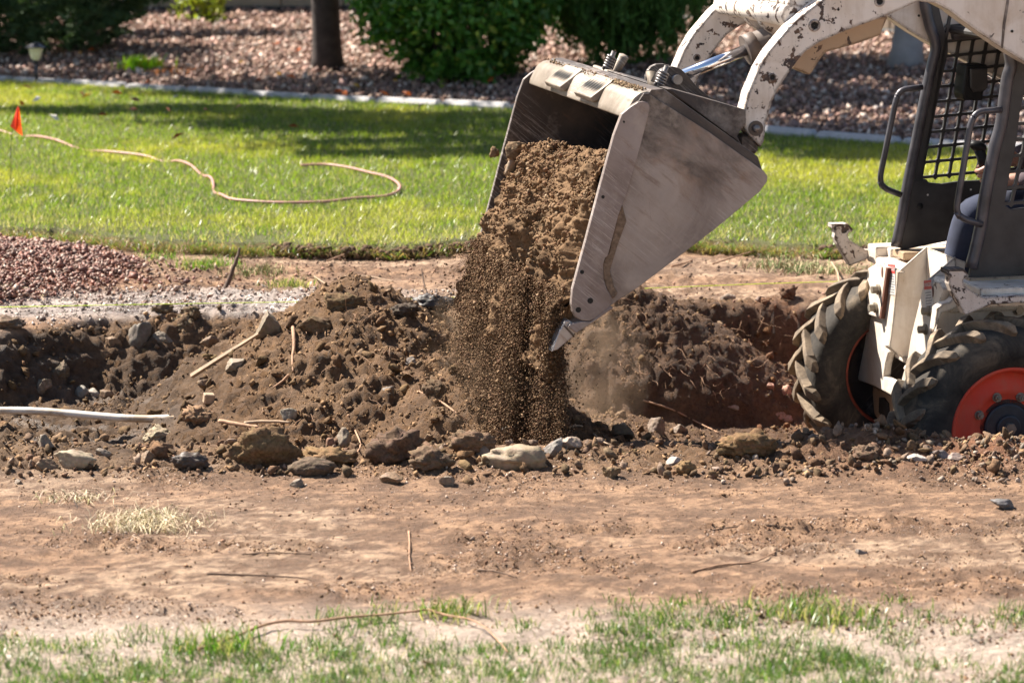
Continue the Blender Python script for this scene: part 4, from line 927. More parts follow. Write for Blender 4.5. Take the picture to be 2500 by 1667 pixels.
# --- cab
CN, CFr = .295, 1.065
CAB = link('cab', box_me('cab', 0, 0, 0, .95, CFr - CN + .04, .03, bev=.01), LD, MAT['cab_black'])
ctop = 1.72; xr = 1.12
CAB.location = (.62, (CN + CFr) / 2, ctop)
def cpart(name, me, mat):
    me.transform(Matrix.Translation(-CAB.location)); return link(name, me, CAB, MAT[mat])
def cside(name, px, y0, t, mat, yt=None, b=.003):
    o = cpart(name, prism2(name, [S(u, v, y0 if yt is None else yt) for u, v in px], y0, y0 + t), mat); return bev(o, b) if b else o
fpost = [(2238, 0), (2250, 14), (2264, 70), (2271, 113), (2262, 158), (2248, 212), (2226, 330), (2202, 450), (2190, 520), (2173, 605), (2188, 610), (2200, 612), (2215, 540), (2228, 470), (2246, 375), (2268, 300), (2276, 210), (2291, 120), (2295, 70), (2290, 15)]
pts_ = [P3(2250, 8, CFr), P3(2262, 60, CFr), P3(2277, 112, CFr), P3(2268, 160, CFr), P3(2256, 214, CFr), P3(2233, 330, CFr), P3(2209, 450, CFr), P3(2197, 520, CFr), P3(2180, 603, CFr)]
def post(y0):
    P = [Vector((p_.x + .012, y0, p_.z)) for p_ in curve_pts(pts_, 4)]; P = [P[0] + Vector((.06, 0, .12)), P[0] + Vector((.02, 0, .05))] + P
    cpart('front_post', tube('front_post', P, .021, 16), 'cab_tube')
    xs = [(P[i].x, P[i].z) for i in range(0, len(P), 3)] + [(P[-1].x, P[-1].z)]
    xz = [(a + .012, b_) for a, b_ in xs] + [(a + .052, b_) for a, b_ in xs[::-1]]
    bev(cpart('post_plate', prism2('post_plate', xz, y0 - .006, y0 + .006), 'cab_black'), .002)
post(CFr)
# near post traced on its own plane
npts = [P3(2455, 122, CN), P3(2460, 160, CN), P3(2450, 196, CN), P3(2436, 300, CN), P3(2420, 360, CN), P3(2398, 470, CN), P3(2384, 560, CN), P3(2362, 655, CN)]
P = curve_pts([Vector((p_.x + .014, CN, p_.z)) for p_ in npts], 4); P = [P[0] + Vector((.05, 0, .22)), P[0] + Vector((.0, 0, .10))] + P
cpart('front_post', tube('front_post', P, .023, 16), 'cab_tube')
# side panels with a punched grille above a solid sheet
def grille(name, org, du, dv, I, J, y0, t=.012, bw=.0052, col='cab_black'):
    ms = []
    o_ = P3(*org, y0); px = lambda i, j: P3(org[0] + du[0] * i + dv[0] * j, org[1] + du[1] * i + dv[1] * j, y0)
    for i in range(I[0], I[1] + 1):
        a, b_ = px(i, J[0]), px(i, J[1]); n_ = (b_ - a).normalized(); s_ = Vector((n_.z, 0, -n_.x)) * bw
        ms.append(prism2('v', [((a + s_).x, (a + s_).z), ((b_ + s_).x, (b_ + s_).z), ((b_ - s_).x, (b_ - s_).z), ((a - s_).x, (a - s_).z)], y0, y0 + t))
    for j in range(J[0], J[1] + 1):
        a, b_ = px(I[0], j), px(I[1], j); n_ = (b_ - a).normalized(); s_ = Vector((n_.z, 0, -n_.x)) * bw
        ms.append(prism2('h', [((a + s_).x, (a + s_).z), ((b_ + s_).x, (b_ + s_).z), ((b_ - s_).x, (b_ - s_).z), ((a - s_).x, (a - s_).z)], y0 + .0005, y0 + t - .0005))
        for i in range(I[0], I[1] + 1):               # rounded corners of the punched squares
            c_ = px(i, j); k = .014
            ms.append(prism2('c', [(c_.x + k, c_.z), (c_.x, c_.z + k), (c_.x - k, c_.z), (c_.x, c_.z - k)], y0 + .001, y0 + t - .001))
    return cpart(name, join_me(name, ms), col)
c2 = lambda u, v: (1800 + u * .2979, v * .2979)
o2 = c2(1665, 590)
grille('far_grille', o2, (34.3, -3.3), (-6.6, 36.9), (0, 22), (-4, 7), CFr - .006)
cside('far_panel', [(2232, 441), (2262, 438), (2268, 446), (2300, 449), (2340, 443), (2480, 436), (2700, 425), (2700, 560), (2480, 572), (2330, 585), (2200, 612), (2208, 560)], CFr - .008, .016, 'cab_black')
for u, v in ((2265, 476), (2370, 463)):
    x_, z_ = S(u, v, CFr - .008); me = lathe('panel_hole', [(.004, -.0005), (.0002, -.0005)], 10); me.transform(Matrix.Translation((x_, CFr - .008, z_))); cpart('panel_hole', me, 'decal_white')
x_, z_ = S(2246, 504, CFr - .008); me = lathe('panel_boss', [(.013, -.0005), (.011, -.004), (.0002, -.004)], 16); me.transform(Matrix.Translation((x_, CFr - .008, z_))); cpart('panel_boss', me, 'black_plastic')
c6 = lambda u, v: (2200 + u * .287, 200 + v * .287)
grille('near_grille', c6(1005, 225), (33.5, -2.8), (-8.6, 39.2), (0, 24), (-3, 6), CN - .006)
near_sheet = [(2466, 125), (2500, 140), (2503, 200), (2492, 262), (2484, 330), (2476, 380), (2468, 410), (2458, 470), (2452, 500), (2470, 512), (2520, 505), (2600, 500), (2900, 480), (2960, 690), (2500, 672), (2364, 690), (2372, 640), (2395, 540), (2404, 480), (2425, 370), (2440, 300), (2456, 190)]
cside('near_panel', near_sheet, CN - .008, .016, 'cab_black')
# rear wall, roof side rails, seat, levers
cpart('rear_wall', box_me('rear_wall', xr, (CN + CFr) / 2, 1.15, .03, CFr - CN, 1.12), 'cab_black')
for y0 in (CN, CFr): cpart('roof_rail', tube('roof_rail', [(.16, y0, ctop - .02), (.6, y0, ctop + .0), (xr, y0, ctop - .03)], .022, 12), 'cab_tube')
cpart('seat', join_me('seat', [box_me('a', .78, .68, .86, .5, .5, .1, bev=.03), box_me('b', 1.02, .68, 1.12, .1, .48, .5, bev=.03)]), 'black_plastic')
def rail(p0, pts_, y0, name='grab_handle'):
    P = curve_pts([P3(u, v, y0) for u, v in pts_], 5); return cpart(name, tube(name, P, .0105, 12), 'cab_tube')
def bent(ptsl, y0, r=5):
    """straight runs with rounded bends"""
    out = [ptsl[0]]
    for i in range(1, len(ptsl) - 1):
        a, b_, c_ = np.array(ptsl[i - 1], float), np.array(ptsl[i], float), np.array(ptsl[i + 1], float)
        u_ = (a - b_) / np.linalg.norm(a - b_); v_ = (c_ - b_) / np.linalg.norm(c_ - b_); R_ = 18
        for t in np.linspace(0, 1, 6): out.append(tuple((b_ + u_ * R_) * (1 - t) ** 2 + 2 * b_ * t * (1 - t) + (b_ + v_ * R_) * t * t))
    out.append(ptsl[-1]); return cpart('grab_handle', tube('grab_handle', [P3(u, v, y0) for u, v in out], .0115, 12), 'cab_tube')
bent([(2252, 213), (2196, 220), (2186, 250), (2147, 440), (2156, 459), (2200, 476)], CFr - .02)
bent([(2444, 268), (2384, 273), (2370, 300), (2334, 515), (2345, 532), (2398, 549)], CN - .02)
cside('speaker_box', [(2359, 160), (2411, 158), (2411, 215), (2401, 226), (2400, 246), (2355, 246), (2351, 230)], .93, .10, 'black_plastic', yt=.93, b=.006)
cside('speaker_face', [(2366, 168), (2408, 166), (2409, 212), (2402, 222), (2376, 225), (2366, 214)], .915, .014, 'cab_black', yt=.93, b=.005)
cside('red_bracket', [(2318, 78), (2336, 58), (2362, 58), (2400, 66), (2450, 116), (2444, 118), (2400, 104), (2366, 98)], 1.10, .01, 'rim_red')
for k, (dz_, r_, mt) in enumerate(((0, .0075, 'chrome'), (.017, .006, 'dark_steel'), (-.016, .006, 'chrome'))):
    a, b_ = P3(2285, 88, 1.13), P3(2520, 243, 1.13); off = Vector((0, 0, dz_)); link('hydraulic_line', smooth_cyl('hydraulic_line', a + off, b_ + off, r_, 12), LD, MAT[mt])
# control lever
kn = P3(2374, 361, .60); gb = P3(2408, 425, .60); e_ = P3(2425, 520, .62)
lv = cpart('control_lever', tube('control_lever', curve_pts([gb + (e_ - gb) * 1.6, e_, gb], 4), .011, 12), 'pin_steel')
bm = bmesh.new(); bmesh.ops.create_uvsphere(bm, u_segments=20, v_segments=14, radius=1); me = bpy.data.meshes.new('k'); bm.to_mesh(me); bm.free(); me.polygons.foreach_set('use_smooth', [True] * len(me.polygons))
me.transform(Matrix.Translation(kn + Vector((.022, 0, .004))) @ Matrix.Rotation(.35, 4, 'Y') @ Matrix.Diagonal((.034, .024, .021, 1)))
cpart('lever_knob', join_me('lever_knob', [me, tube('g', [kn + Vector((.025, 0, 0)), kn.lerp(gb, .55) + Vector((.012, 0, 0)), gb], [.021, .018, .0165], 16)], True), 'black_plastic')

# ------------------------------------------------------------------ the operator, seated in the cab
def toW(v): return Vector(ORG) + Matrix.Rotation(ROT, 3, 'Z') @ Vector(v)
def skin(name, verts, edges, rad, root, mat, parent, sub=1):
    me = bpy.data.meshes.new(name); me.from_pydata(verts, edges, []); o = link(name, me, parent, mat)
    m = o.modifiers.new('skin', 'SKIN'); m.use_smooth_shade = True
    sv = me.skin_vertices[0].data if me.skin_vertices else None
    if sv is None:
        bpy.context.view_layer.objects.active = o
        bm = bmesh.new(); bm.from_mesh(me); bm.verts.layers.skin.verify(); bm.to_mesh(me); bm.free(); sv = me.skin_vertices[0].data
    for i, r in enumerate(rad): sv[i].radius = (r, r) if not hasattr(r, '__len__') else r
    sv[root].use_root = True
    s_ = o.modifiers.new('sub', 'SUBSURF'); s_.levels = s_.render_levels = sub + 1; return o
PR = empty('person', W(ORG), ROT, 'operator in blue jeans seated in the cab, hand on the lever', 'person')
kneeF = P3(2371, 506, .80); kneeN = kneeF + Vector((.03, -.25, 0))
hipx = kneeN.x + .46; hz = kneeN.z - .03
hand = P3(2398, 442, .60)
elb = Vector((hand.x + .27, .50, hand.z + .02))
V = [(hipx, .68, hz), (hipx + .03, .68, hz + .18), (hipx + .05, .68, hz + .36), (hipx + .04, .68, hz + .50), (hipx + .02, .68, hz + .58), (hipx - .005, .68, hz + .66), (hipx - .01, .68, hz + .76),
     (hipx, .58, hz - .01), tuple(kneeN), tuple(kneeN + Vector((-.035, -.01, -.2))), tuple(kneeN + Vector((-.05, -.01, -.36))), tuple(kneeN + Vector((-.11, -.01, -.40))),
     (hipx, .78, hz - .01), tuple(kneeF), tuple(kneeF + Vector((-.035, .01, -.2))), tuple(kneeF + Vector((-.05, .01, -.36))), tuple(kneeF + Vector((-.11, .01, -.40))),
     (hipx + .04, .50, hz + .45), tuple(elb), tuple(hand + Vector((.075, -.005, -.004))), (hipx + .04, .86, hz + .45), (hipx - .20, .88, hz + .22), (hipx - .36, .80, hz + .20)]
E_ = [(0, 1), (1, 2), (2, 3), (3, 4), (4, 5), (5, 6), (0, 7), (7, 8), (8, 9), (9, 10), (10, 11), (0, 12), (12, 13), (13, 14), (14, 15), (15, 16), (3, 17), (17, 18), (18, 19), (3, 20), (20, 21), (21, 22)]
R_ = [.14, .13, .145, .10, .052, .085, .07, .085, .058, .055, .038, .03, .085, .058, .055, .038, .03, .058, .042, .027, .058, .042, .028]
body = skin('body', V, E_, R_, 0, MAT['skin'], PR)
# jeans, shirt, boots follow the same limbs
jv = [V[i] for i in (0, 7, 8, 9, 12, 13, 14)] + [tuple(Vector(V[9]).lerp(Vector(V[10]), .9)), tuple(Vector(V[14]).lerp(Vector(V[15]), .9)), (hipx + .01, .68, hz + .08)]
skin('jeans', jv, [(0, 1), (1, 2), (2, 3), (3, 7), (0, 4), (4, 5), (5, 6), (6, 8), (0, 9)], [.155, .10, .073, .068, .10, .073, .068, .058, .058, .15], 0, MAT['denim'], PR)
sv_ = [V[1], V[2], V[3], V[17], V[18], tuple(Vector(V[18]).lerp(Vector(V[19]), .8)), V[20], V[21], tuple(Vector(V[21]).lerp(Vector(V[22]), .8)), (hipx + .01, .68, hz + .09)]
skin('shirt', sv_, [(0, 1), (1, 2), (2, 3), (3, 4), (4, 5), (2, 6), (6, 7), (7, 8), (0, 9)], [.145, .16, .115, .072, .055, .042, .072, .055, .042, .15], 0, MAT['shirt'], PR)
for k, nm in ((10, 'boot'), (15, 'boot')):
    a = Vector(V[k]); skin('boot', [tuple(a + Vector((0, 0, .05))), tuple(a + Vector((0, 0, -.01))), tuple(a + Vector((-.05, 0, -.03))), tuple(a + Vector((-.10, 0, -.035)))], [(0, 1), (1, 2), (2, 3)], [.05, .052, .045, .038], 0, MAT['boot'], PR)
hd = Vector(V[5]); skin('hair', [tuple(hd + Vector((.03, 0, .02))), tuple(hd + Vector((.01, 0, .10)))], [(0, 1)], [.09, .085], 0, MAT['hair'], PR)
skin('nose', [tuple(hd + Vector((-.075, 0, -.005))), tuple(hd + Vector((-.105, 0, -.02)))], [(0, 1)], [.012, .014], 0, MAT['skin'], body)
for s_ in (-1, 1):
    skin('ear', [tuple(hd + Vector((.015, s_ * .082, .0))), tuple(hd + Vector((.012, s_ * .09, .03)))], [(0, 1)], [.012, .014], 0, MAT['skin'], body)
    skin('eye', [tuple(hd + Vector((-.083, s_ * .032, .022))), tuple(hd + Vector((-.086, s_ * .036, .022)))], [(0, 1)], [.007, .007], 0, MAT['black_plastic'], body)
# hand: palm and five fingers curled round the grip
ax = (kn - gb).normalized(); sdv = Vector((0, -1, 0)); fwd = ax.cross(sdv).normalized(); fwd = fwd if fwd.x < 0 else -fwd
HC = gb.lerp(kn, .05) + Vector((.004, 0, -.004)); GR = .030
hv, he, hr = [], [], []
hv.append(tuple(HC - fwd * .055 + sdv * .004 - ax * .015)); hr.append(.022)
hv.append(tuple(HC - fwd * .030 + sdv * .024)); hr.append(.024); he.append((0, 1))
for f in range(4):
    off = ax * (.028 - f * .0205); ln = (1., 1.08, 1.02, .85)[f]; prev = 1
    for j, ang in enumerate((150, 95, 35, -25)):
        a = math.radians(ang); rr = GR * (1.0 if j else 1.05)
        c_ = HC + off + (-fwd * math.cos(math.radians(180 - ang)) + sdv * math.sin(a)) * rr if False else HC + off + (fwd * math.cos(a) + sdv * math.sin(a)) * rr
        hv.append(tuple(c_)); hr.append((.0125, .0118, .0108, .0095)[j] * (1 if f < 3 else .88)); he.append((prev, len(hv) - 1)); prev = len(hv) - 1
prev = 0
for j, (o_, r_) in enumerate(((-fwd * .03 - sdv * .018 + ax * .012, .014), (-fwd * .006 - sdv * .032 + ax * .026, .0125), (fwd * .018 - sdv * .024 + ax * .03, .010))):
    hv.append(tuple(HC + o_)); hr.append(r_); he.append((prev, len(hv) - 1)); prev = len(hv) - 1
hv.append(tuple(hand + Vector((.078, -.005, -.006)))); hr.append(.026); he.append((0, len(hv) - 1))
skin('hand', hv, he, hr, 0, MAT['skin'], body, 1)
# ------------------------------------------------------------------ soil sliding out of the bucket
g = np.random.default_rng(77)
prof_px = [(1720, 440), (1640, 410), (1560, 398), (1510, 398), (1478, 416), (1454, 465), (1436, 520), (1414, 590), (1388, 670), (1362, 745), (1344, 810), (1332, 870), (1332, 935), (1350, 965), (1380, 935), (1395, 860), (1420, 800)]
pp = np.array([S(u, v, 0.0) for u, v in prof_px]); Pc = curve_pts([(a, 0, b) for a, b in pp], 23); Pc = np.array([(p.x, p.z) for p in Pc])
ny = 230; ys = np.linspace(.012, 1.345, ny); nu = len(Pc); tt = np.linspace(0, 1, nu)
tan = np.gradient(Pc, axis=0); tan /= np.linalg.norm(tan, axis=1)[:, None]; nor = np.stack([tan[:, 1], -tan[:, 0]], 1)
if nor[150][0] > 0: nor = -nor
UU, YY = np.meshgrid(np.arange(nu), ys); PX = Pc[UU, 0]; PZ = Pc[UU, 1]; T_ = tt[UU]
inlip = sst(.0, .30, T_)
dd = .10 * (fbm(YY * 3.4, PZ * 2.4, 1, 3) - .5) + .065 * (bil(YY * 7, PZ * 6, PX * 7, 3) - .3) + .05 * (bil(YY * 20, PZ * 17, PX * 20, 3) - .3) + .022 * (bil(YY * 60, PZ * 55, PX * 60, 2) - .3)
# vertical runs where the soil breaks away
run = fbm(YY * 9, PZ * .9, 4, 3) - .5
dd = dd + .16 * run * sst(.30, .55, T_) - .07 * sst(.16, .0, np.abs(fbm(YY * 7, PZ * .7, 9, 3) - .5)) * sst(.38, .6, T_)
far_drop = (YY / 1.345); zs = PZ - .10 * far_drop * sst(.55, .1, T_)      # lower towards the far end inside the bucket
low = sst(.60, .78, T_)
dd = dd - low * .03
VX = PX + nor[UU, 0] * dd; VZ = zs + nor[UU, 1] * dd
VX = np.where(T_ < .28, np.maximum(VX, PX - .04), VX)
lowz = np.interp(YY, [0, .06, .3, .7, 1.1, 1.4], [.85, .58, .52, .56, .46, .50]) + .62 * (fbm(YY * 6, 2.2, 0, 3) - .5)
VZ = np.where(VZ < lowz, lowz + (VZ - lowz) * .3, VZ)
VX = VX + .11 * sst(.16, .0, YY) * sst(.3, .45, T_) * sst(.86, .98, VZ)
v3 = np.stack([VX, YY, VZ], -1).reshape(-1, 3)
colr = np.ones((ny, nu, 3)) * np.array([.165, .10, .054]); colr = mixc(colr, (.09, .055, .03), sst(.5, .7, fbm(YY * 8, PZ * 8, 3, 3)) * .7); colr = mixc(colr, (.23, .15, .085), sst(.55, .75, fbm(YY * 11, PZ * 11, 13, 3)) * .6)
ld = empty('soil_load', W(ORG), ROT, 'crumbly brown soil sliding out of the tipped bucket', 'soil')
me = mesh_np('soil_mass', v3, grid_faces(ny, nu), colr.reshape(-1, 3), True)
o = link('soil_mass', me, ld, MAT['clod']); o['kind'] = 'stuff'
# clods over the face of it
k = g.integers(0, nu - 46, 16000); j = g.integers(0, ny, 16000)
keep = (T_[j, k] > .12) & (VZ[j, k] > .66) & (fbm(YY[j, k] * 7, PZ[j, k] * 7, 44, 2) > .42); k, j = k[keep], j[keep]
P = np.stack([VX[j, k], YY[j, k], VZ[j, k]], 1); s = .0030 * (1 + g.exponential(.9, len(P))).clip(1, 5); P += np.stack([nor[k, 0] * s * .3, 0 * s, nor[k, 1] * s * .3], 1)
o = scatter('soil_crumbs', P, s, jitc((.175, .105, .058), len(P), g, .35, (.27, .19, .12), .12), T12, g, mat=MAT['clod'], parent=ld)
# airborne soil in streaks
tipx, tipz = S(1396, 790, BW0)
N = 155000; nst = 40; sy = g.uniform(-.01, 1.40, nst); sx = g.normal(0, .062, nst); sw = g.uniform(.005, .022, nst); swt = g.uniform(.3, 1, nst); swt /= swt.sum()
c_ = g.choice(nst, N, p=swt); u = g.random(N) ** .8
zt_ = g.uniform(.50, .85, N); z = zt_ * (1 - u) + (.02 + .35 * (1 - u) * 0) * u + .0
z = .95 - .92 * u
y = sy[c_] + g.normal(0, 1, N) * sw[c_] * (1 + 1.4 * u)
spread = .010 + .030 * u
x = tipx - .085 + .03 * (1 - u) + sx[c_] * (.35 + .9 * u) + g.normal(0, 1, N) * spread * .6 - .20 * sst(.8, 1.3, y) * g.random(N) * u
loose = g.random(N) < .10; x[loose] += g.normal(-.02, .08, loose.sum()); y[loose] += g.normal(.02, .07, loose.sum())
# keep it out of the bucket itself: nothing behind the mouth line above the teeth
mouth = np.interp(z, [tipz, S(1516, 279, 0)[1]], [tipx, S(1516, 279, 0)[0]]); x = np.where((z > tipz - .03) & (x > mouth - .03), mouth - .03 - np.abs(g.normal(0, .02, N)), x)
P = np.stack([x, y, z], 1); keep = (y < 1.52) & (y > -.035)
P = P[keep]; s = .0015 * (1 + g.exponential(.6, len(P))).clip(1, 5)
s = np.minimum(np.where(g.random(len(s)) < .015, s * 2.2, s), .0055)
TET = [(np.array([(1, 1, 1.), (1, -1, -1), (-1, 1, -1), (-1, -1, 1)]) * .85, np.array([(0, 1, 2), (0, 3, 1), (0, 2, 3), (1, 3, 2)]))]
OCT_ = [(np.array([(1, 0, 0), (-1, 0, 0), (0, 1, 0), (0, -1, 0), (0, 0, 1), (0, 0, -1)]) * np.array([[1], [.8], [.9], [1.1], [1], [.7]]), np.array([(0, 2, 4), (2, 1, 4), (1, 3, 4), (3, 0, 4), (2, 0, 5), (1, 2, 5), (3, 1, 5), (0, 3, 5)]))]
fo = scatter('falling_soil', P, s, jitc((.125, .074, .042), len(P), g, .45, (.25, .165, .10), .15), TET, g, (1, .9, .9), MAT['clod'], label='loose soil raining down from the bucket edge in streaks', cat='falling soil')
k_ = g.choice(len(P), 420); s2 = .006 * (1 + g.exponential(.7, 420)).clip(1, 3)
fc = scatter('falling_clods', P[k_], s2, jitc((.14, .085, .05), 420, g, .35), T42, g, mat=MAT['clod'], label='small clods tumbling within the falling soil', cat='falling clods'); fc.location = W(ORG); fc.rotation_euler = (0, 0, ROT)
fo.location = W(ORG); fo.rotation_euler = (0, 0, ROT)

# ------------------------------------------------------------------ dust in the air
def dust(name, c, r, dens, label, sc=3.2, col=(.88, .64, .44)):
    bm = bmesh.new(); bmesh.ops.create_icosphere(bm, subdivisions=3, radius=1); me = bpy.data.meshes.new(name); bm.to_mesh(me); bm.free()
    q = NM(name); q.t.nodes.remove(q.b); pv = q.n('ShaderNodeVolumePrincipled'); pv.inputs['Color'].default_value = (*col, 1); pv.inputs['Anisotropy'].default_value = .35
    ln = q.n('ShaderNodeVectorMath', operation='LENGTH'); q.set(ln.inputs[0], q.co)
    fall = q.ramp(ln.outputs['Value'], [(.15, 1.), (.95, 0.)]); nz = q.ramp(q.noise(sc, 5, .65, .4), [(.42, 0.), (.68, 1.)])
    q.set(pv.inputs['Density'], q.math('MULTIPLY', q.math('MULTIPLY', fall, nz), dens)); q.t.links.new(pv.outputs[0], q.t.nodes['Material Output'].inputs['Volume'])
    o = link(name, me, None, q.m); o.location = W(c); o.scale = r; tag(o, label, 'dust', None, 'stuff'); return o
dust('dust_cloud', AT(1465, 900, 10.6), (.22, .30, .34), 4.0, 'pale dust drifting off the falling soil below the bucket teeth', 1.8)
dust('dust_cloud', AT(1105, 860, 10.9), (.12, .25, .27), 5.5, 'pale dust rising on the far side of the falling soil', 1.8)

dust('dust_cloud', AT(1240, 930, 10.2), (.42, .7, .42), .5, 'thin dust veil round the foot of the falling soil', 1.6)

# ------------------------------------------------------------------ single rocks, clods, sods
name_air = [False]
def on(U, V, dz=0.0, y0=5.6, y1=14.5):
    """where the sight line through U,V meets the ground"""
    for t in np.linspace(y0, y1, 1100):
        p_ = AT(U, V, t)
        if p_[2] < float(HZ(p_[0], p_[1])): return Vector((p_[0], p_[1], p_[2] + dz))
    p_ = G(U, V); return Vector((p_[0], p_[1], p_[2] + dz))
def stone(name, U, V, w_, h_, label, mat, col, cat='rock', depth=None, seed=0, rough=.35, facet=1.0, sub=4, y=None, dz=0.0, group=None, tilt=0.0, fine=0.0, local=None, dy=.8):
    """rock whose middle shows at U,V, w_ x h_ pixels large"""
    air = y is not None and name_air[0]
    if not air:
        y = on(U, V + h_ * .40, 0, 7.5).y + h_ / 1400
    if False:
        for t in np.linspace(14.5, 8.2, 600):       # first ground met by the sight line through its lower edge
            p_ = AT(U, V + h_ * .45, t)
            if abs(p_[2] - float(HZ(p_[0], p_[1]))) < .012: y = t; 
    p_ = AT(U, V, y); k = F / ((np.array(p_) - CAM) @ FW)
    rx, rz = w_ / k / 2, h_ / k / 2; ry = (rx * .5 + rz * .5) * dy
    if w_ < 40: sub = 3
    Vv, Ff = ico(sub, seed + 50, rough, facet, 1.3)
    if not fine: fine = .20
    if fine: 
        n_ = Vv / np.linalg.norm(Vv, axis=1)[:, None]
        Vv = Vv + n_ * (fine * (bil(Vv[:, 0] * 3.3 + seed, Vv[:, 1] * 3.3, Vv[:, 2] * 3.3, 4) - .3) + min(fine, .5) * .6 * (bil(Vv[:, 0] * 13 + seed, Vv[:, 1] * 13, Vv[:, 2] * 13, 2) - .3))[:, None]
    Vv = Vv - (Vv.max(0) + Vv.min(0)) / 2; mx_ = np.abs(Vv).max(0); Vv = Vv / mx_ * np.array([rx, ry, rz]); 
    c_, s_ = math.cos(tilt), math.sin(tilt); Vv = np.stack([Vv[:, 0] * c_ - Vv[:, 2] * s_, Vv[:, 1], Vv[:, 0] * s_ + Vv[:, 2] * c_], 1)
    me = mesh_np(name, Vv, Ff, jitc(col, len(Vv), np.random.default_rng(seed), .10), False)
    o = link(name, me, None, MAT[mat]); o.location = (p_[0], p_[1] + ry * .35, p_[2] + dz); tag(o, label, cat, group); return o
GR_, BR_, DK_, RD_, TN_ = (.20, .155, .115), (.19, .12, .07), (.12, .085, .06), (.34, .17, .115), (.36, .29, .20)
R = stone
# near edge
R('rock', 1253, 1122, 168, 72, 'large rough tan rock on the near trench edge below the falling soil', 'stone', (.28, .21, .135), seed=1, fine=.25, facet=.5, y=8.95)
R('rock', 1252, 1066, 78, 40, 'pale flat slab leaning behind the large rough tan rock', 'stone', (.38, .34, .29), seed=2, y=9.12, tilt=-.6, dy=.4)
R('rock', 1349, 1098, 50, 60, 'upright grey rock touching the right end of the large tan rock', 'stone', (.19, .165, .14), seed=3, y=9.0)
R('rock', 1392, 1086, 60, 38, 'brown angular rock right of the upright grey rock', 'stone', (.30, .22, .165), seed=4, y=9.02)
R('soil_clod', 762, 1146, 122, 56, 'dark flat topped clod in front of the tall sod slab', 'clod', DK_, 'clod', seed=5, fine=.25, y=8.86, facet=.3)
R('sod_slab', 640, 1105, 200, 135, 'tall dark brown slab of torn sod standing on the near edge', 'clod', (.155, .10, .055), 'sod', seed=6, fine=.55, y=8.98, facet=.5, dy=.45, rough=.5)
R('sod_slab', 800, 1120, 150, 60, 'low fibrous tail of sod right of the tall sod slab', 'clod', (.20, .125, .065), 'sod', seed=7, fine=.8, y=9.02, facet=0)
R('soil_clod', 965, 1095, 150, 120, 'large dark lumpy clod with roots, left of the tan rock', 'clod', (.125, .08, .055), 'clod', seed=8, fine=.9, y=9.05, facet=0, rough=.5)
R('soil_clod', 1055, 1130, 120, 80, 'dark clod between the rooty clod and the grey boulder', 'clod', (.15, .10, .065), 'clod', seed=9, fine=.8, y=8.98, facet=0)
R('soil_clod', 1150, 1085, 130, 70, 'brown crumbly clod behind the left end of the tan rock', 'clod', (.17, .11, .07), 'clod', seed=10, fine=.8, y=9.12, facet=0)
R('rock', 1180, 1105, 42, 42, 'small round grey stone left of the large tan rock', 'stone', GR_, seed=11, y=8.96)
R('rock', 955, 1173, 60, 34, 'brown wedge stone at the foot of the rooty clod', 'stone', BR_, seed=12, y=8.78)
R('rock', 1091, 1178, 42, 34, 'grey cube like stone on the dirt left of the tan rock', 'stone', GR_, seed=13, y=8.74)
R('soil_clod', 1140, 1172, 36, 30, 'small brown clod beside the grey cube like stone', 'clod', BR_, 'clod', seed=14, fine=.5, y=8.74)
R('rock', 725, 1182, 40, 26, 'grey pebble with a green thread below the dark flat topped clod', 'stone', GR_, seed=15, y=8.7)
R('rock', 180, 1128, 108, 58, 'pale pointed slab on the near edge at the left', 'stone', (.32, .25, .17), seed=16, y=8.98, tilt=-.25, dy=.6)
R('rock', 118, 1138, 66, 38, 'brown stone left of the pale pointed slab', 'stone', BR_, seed=17, y=8.95)
R('rock', 112, 1082, 42, 44, 'upright grey stone behind the pale pointed slab', 'stone', GR_, seed=18, y=9.2)
R('rock', 252, 1108, 44, 30, 'small grey stone right of the pale pointed slab', 'stone', GR_, seed=19, y=9.05)
R('rock', 358, 1122, 44, 44, 'dark brown stone on the left near edge before the wet clod', 'stone', BR_, seed=20, y=8.98)
R('soil_clod', 462, 1130, 96, 56, 'wet dark clod left of the tall sod slab', 'redstone', (.075, .055, .045), 'clod', seed=21, fine=.8, y=8.95, facet=0)
R('soil_clod', 390, 1062, 92, 46, 'pale cracked clod behind the near edge at the left', 'clod', (.30, .24, .165), 'clod', seed=22, fine=.4, y=9.5)
R('rock', 44, 1178, 22, 18, 'lone small grey pebble on the dirt at the far left', 'stone', GR_, seed=23, y=8.7)
R('sod_slab', 1825, 1095, 160, 96, 'fibrous brown sod lump on the near edge left of the wheels', 'clod', (.17, .105, .055), 'sod', seed=24, fine=.9, y=8.98, facet=0)
R('soil_clod', 2115, 1112, 76, 56, 'dark crumbly clod on the near edge below the front wheels', 'clod', (.14, .09, .06), 'clod', seed=25, fine=.9, y=8.92, facet=0)
R('soil_clod', 1674, 1146, 56, 48, 'small furry brown clod standing alone on the dirt', 'clod', (.24, .155, .08), 'clod', seed=26, fine=.9, y=8.82, facet=0)
R('soil_clod', 1493, 1158, 52, 40, 'flat brown clod on the dirt left of the furry clod', 'clod', (.2, .14, .085), 'clod', seed=27, fine=.6, y=8.8)
R('rock', 2450, 1234, 62, 34, 'single dark grey rock on the bare dirt at the right', 'stone', (.13, .12, .115), seed=28, y=8.45)
R('rock', 1646, 1128, 44, 26, 'light grey stone between the furry clod and the sod lump', 'stone', (.34, .28, .24), seed=29, y=8.95)
R('rock', 2330, 1118, 54, 26, 'flat brown stone on the near edge under the right wheel', 'stone', (.27, .2, .165), seed=30, y=8.98)
R('rock', 2240, 1120, 60, 24, 'pale shattered stone near the wheel base', 'stone', (.42, .36, .32), seed=31, y=8.97)
